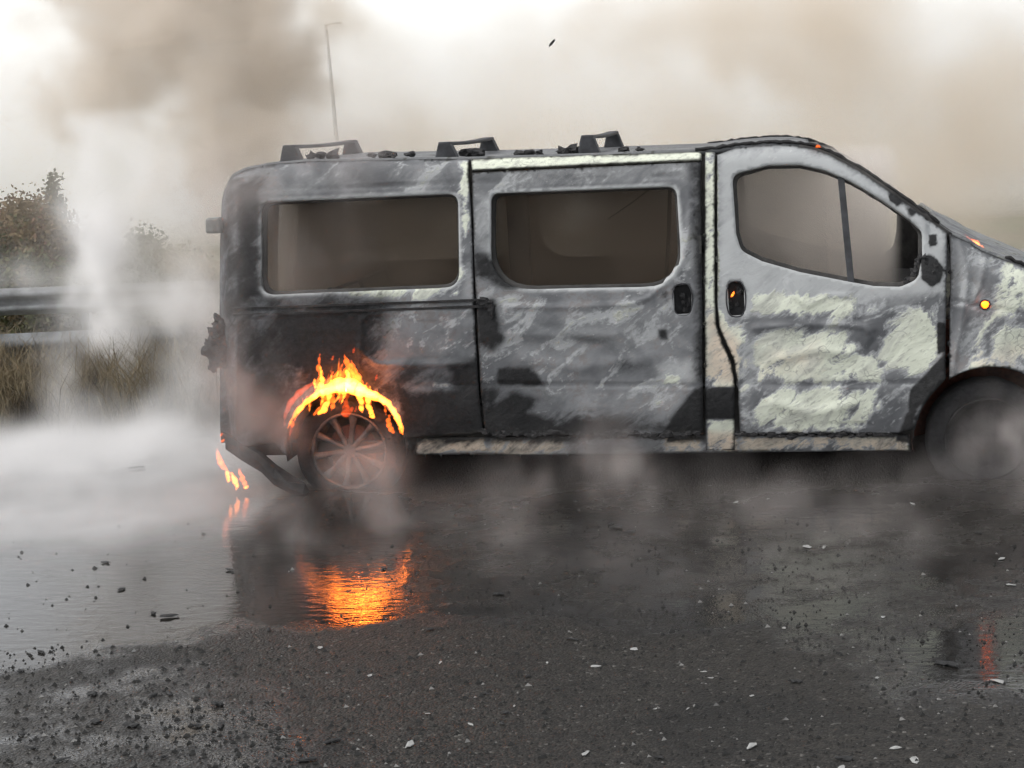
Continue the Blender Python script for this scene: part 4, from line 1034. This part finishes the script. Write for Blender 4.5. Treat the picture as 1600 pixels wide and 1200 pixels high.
tag(sc_, 'dark billowing brown smoke column rolling up above the van tail', 'smoke', kind='stuff')
# white steam at the tail, plus low mist added to brighten the flooded road
F = Field('steam_field'); w = warp(F, 2.0, .5); n = F.noise(F.v('MULTIPLY', w, (1, 1, .6)), 2.6, 5, .6)
bl = [PB(F, w, *b) for b in (
    (165,470,2.6,38,200,.35,12.0), (150,600,2.3,34,70,.4,6.0), (290,470,2.5,46,55,.35,8), (230,640,2.1,110,40,.4,4), (40,430,2.8,120,25,.4,1.2), (220,330,2.9,60,120,.4,3.2),
    (325,620,1.9,40,90,.4,4), (300,700,1.3,120,40,.5,2.6))]
gm = [PB(F, F.pos, *b) for b in ((110,712,1.3,300,30,.6,16), (20,765,.6,290,30,.6,14), (230,775,.4,180,34,.5,6), (20,850,-.6,290,36,.6,24), (250,840,-.6,140,40,.5,6), (20,925,-1.3,280,36,.6,17), (200,930,-1.3,150,34,.5,4), (10,990,-2.0,220,34,.5,8))]  # added ground mist, stands in for the glare on the wet road

d = F.m('ADD', F.m('MULTIPLY', F.sum(bl), F.ss(n, .42, .62)), F.m('MULTIPLY', F.sum(gm), F.ss(n, .08, .95)))
ss_ = smoke('white_steam', (-8, -3.2, 0), (-.25, 3.4, 2.2), .065, F, d, smoke_mat('white_steam', (.975, .965, .96), .2))
tag(ss_, 'white steam drifting behind the van tail, with low mist added to brighten the flooded road', 'steam', kind='stuff')
# thin smoke in front of the van
F = Field('wisp_field'); w = warp(F, 2.2, .4); n = F.noise(F.v('MULTIPLY', w, (1, 1, .5)), 3.2, 5, .62)
bl = [PB(F, w, *b) for b in (
    (580,740,-.5,55,42,.2,4.5), (600,830,-.9,45,60,.2,2.2), (450,860,-1.2,50,45,.3,1.6), (965,715,-.4,45,50,.2,4), (860,740,-.5,80,40,.2,1.6), (1120,800,-.9,120,50,.3,1.3), (1350,830,-1.2,140,50,.3,1.2), (800,860,-1.3,70,70,.3,1.2), (1180,930,-1.9,160,45,.3,.8), (1010,760,-.7,130,35,.3,.5), (1575,705,-.5,34,70,.2,8), (1500,700,-.3,50,40,.2,1.5), (1450,760,-.7,100,35,.3,.8),
    (410,650,-.35,70,80,.2,2.2), (350,560,-.3,40,120,.2,1.8), (390,300,-.3,110,70,.2,2.0), (520,240,-.2,80,40,.2,2.2), (460,400,-.3,110,60,.2,.8), (1200,780,-.8,180,35,.3,.5), (720,810,-.9,130,45,.3,.7), (1250,880,-1.6,180,50,.4,.3), (900,880,-1.6,160,50,.4,.25), (370,780,-.6,80,60,.3,2.0))]
d = F.m('MULTIPLY', F.sum(bl), F.ss(n, .44, .62))
tw = smoke('thin_smoke', (-1.6, -2.6, 0), (4.8, -.03, 2.2), .05, F, d, smoke_mat('grey_smoke', (.70, .645, .62), .2))
tag(tw, 'thin grey smoke drifting along the near side of the van and over the road', 'smoke', kind='stuff')
# smoke filling the van: dark in the back, paler in the cab
for nm, lo, hi, amt, col, lb in (('cabin_smoke', (-.60, .18, .32), (1.98, 1.72, 1.74), 4.0, (.31, .255, .205), 'dull dark brown smoke filling the back of the gutted van'),
                             ('cab_smoke', (2.02, .20, .40), (3.0, 1.70, 1.70), 3.2, (.85, .79, .73), 'paler beige smoke filling the cab behind the front door window')):
    F = Field(nm + '_field'); w = warp(F, 1.6, .4); n = F.noise(w, 2.2, 5, .6)
    d = F.m('MULTIPLY', F.ss(n, .30, .66), amt)
    o = smoke(nm, lo, hi, .08, F, d, smoke_mat(nm + '_brown', col, .1)); tag(o, lb, 'smoke', kind='stuff')
print('script', round(time.time()-T0, 1))
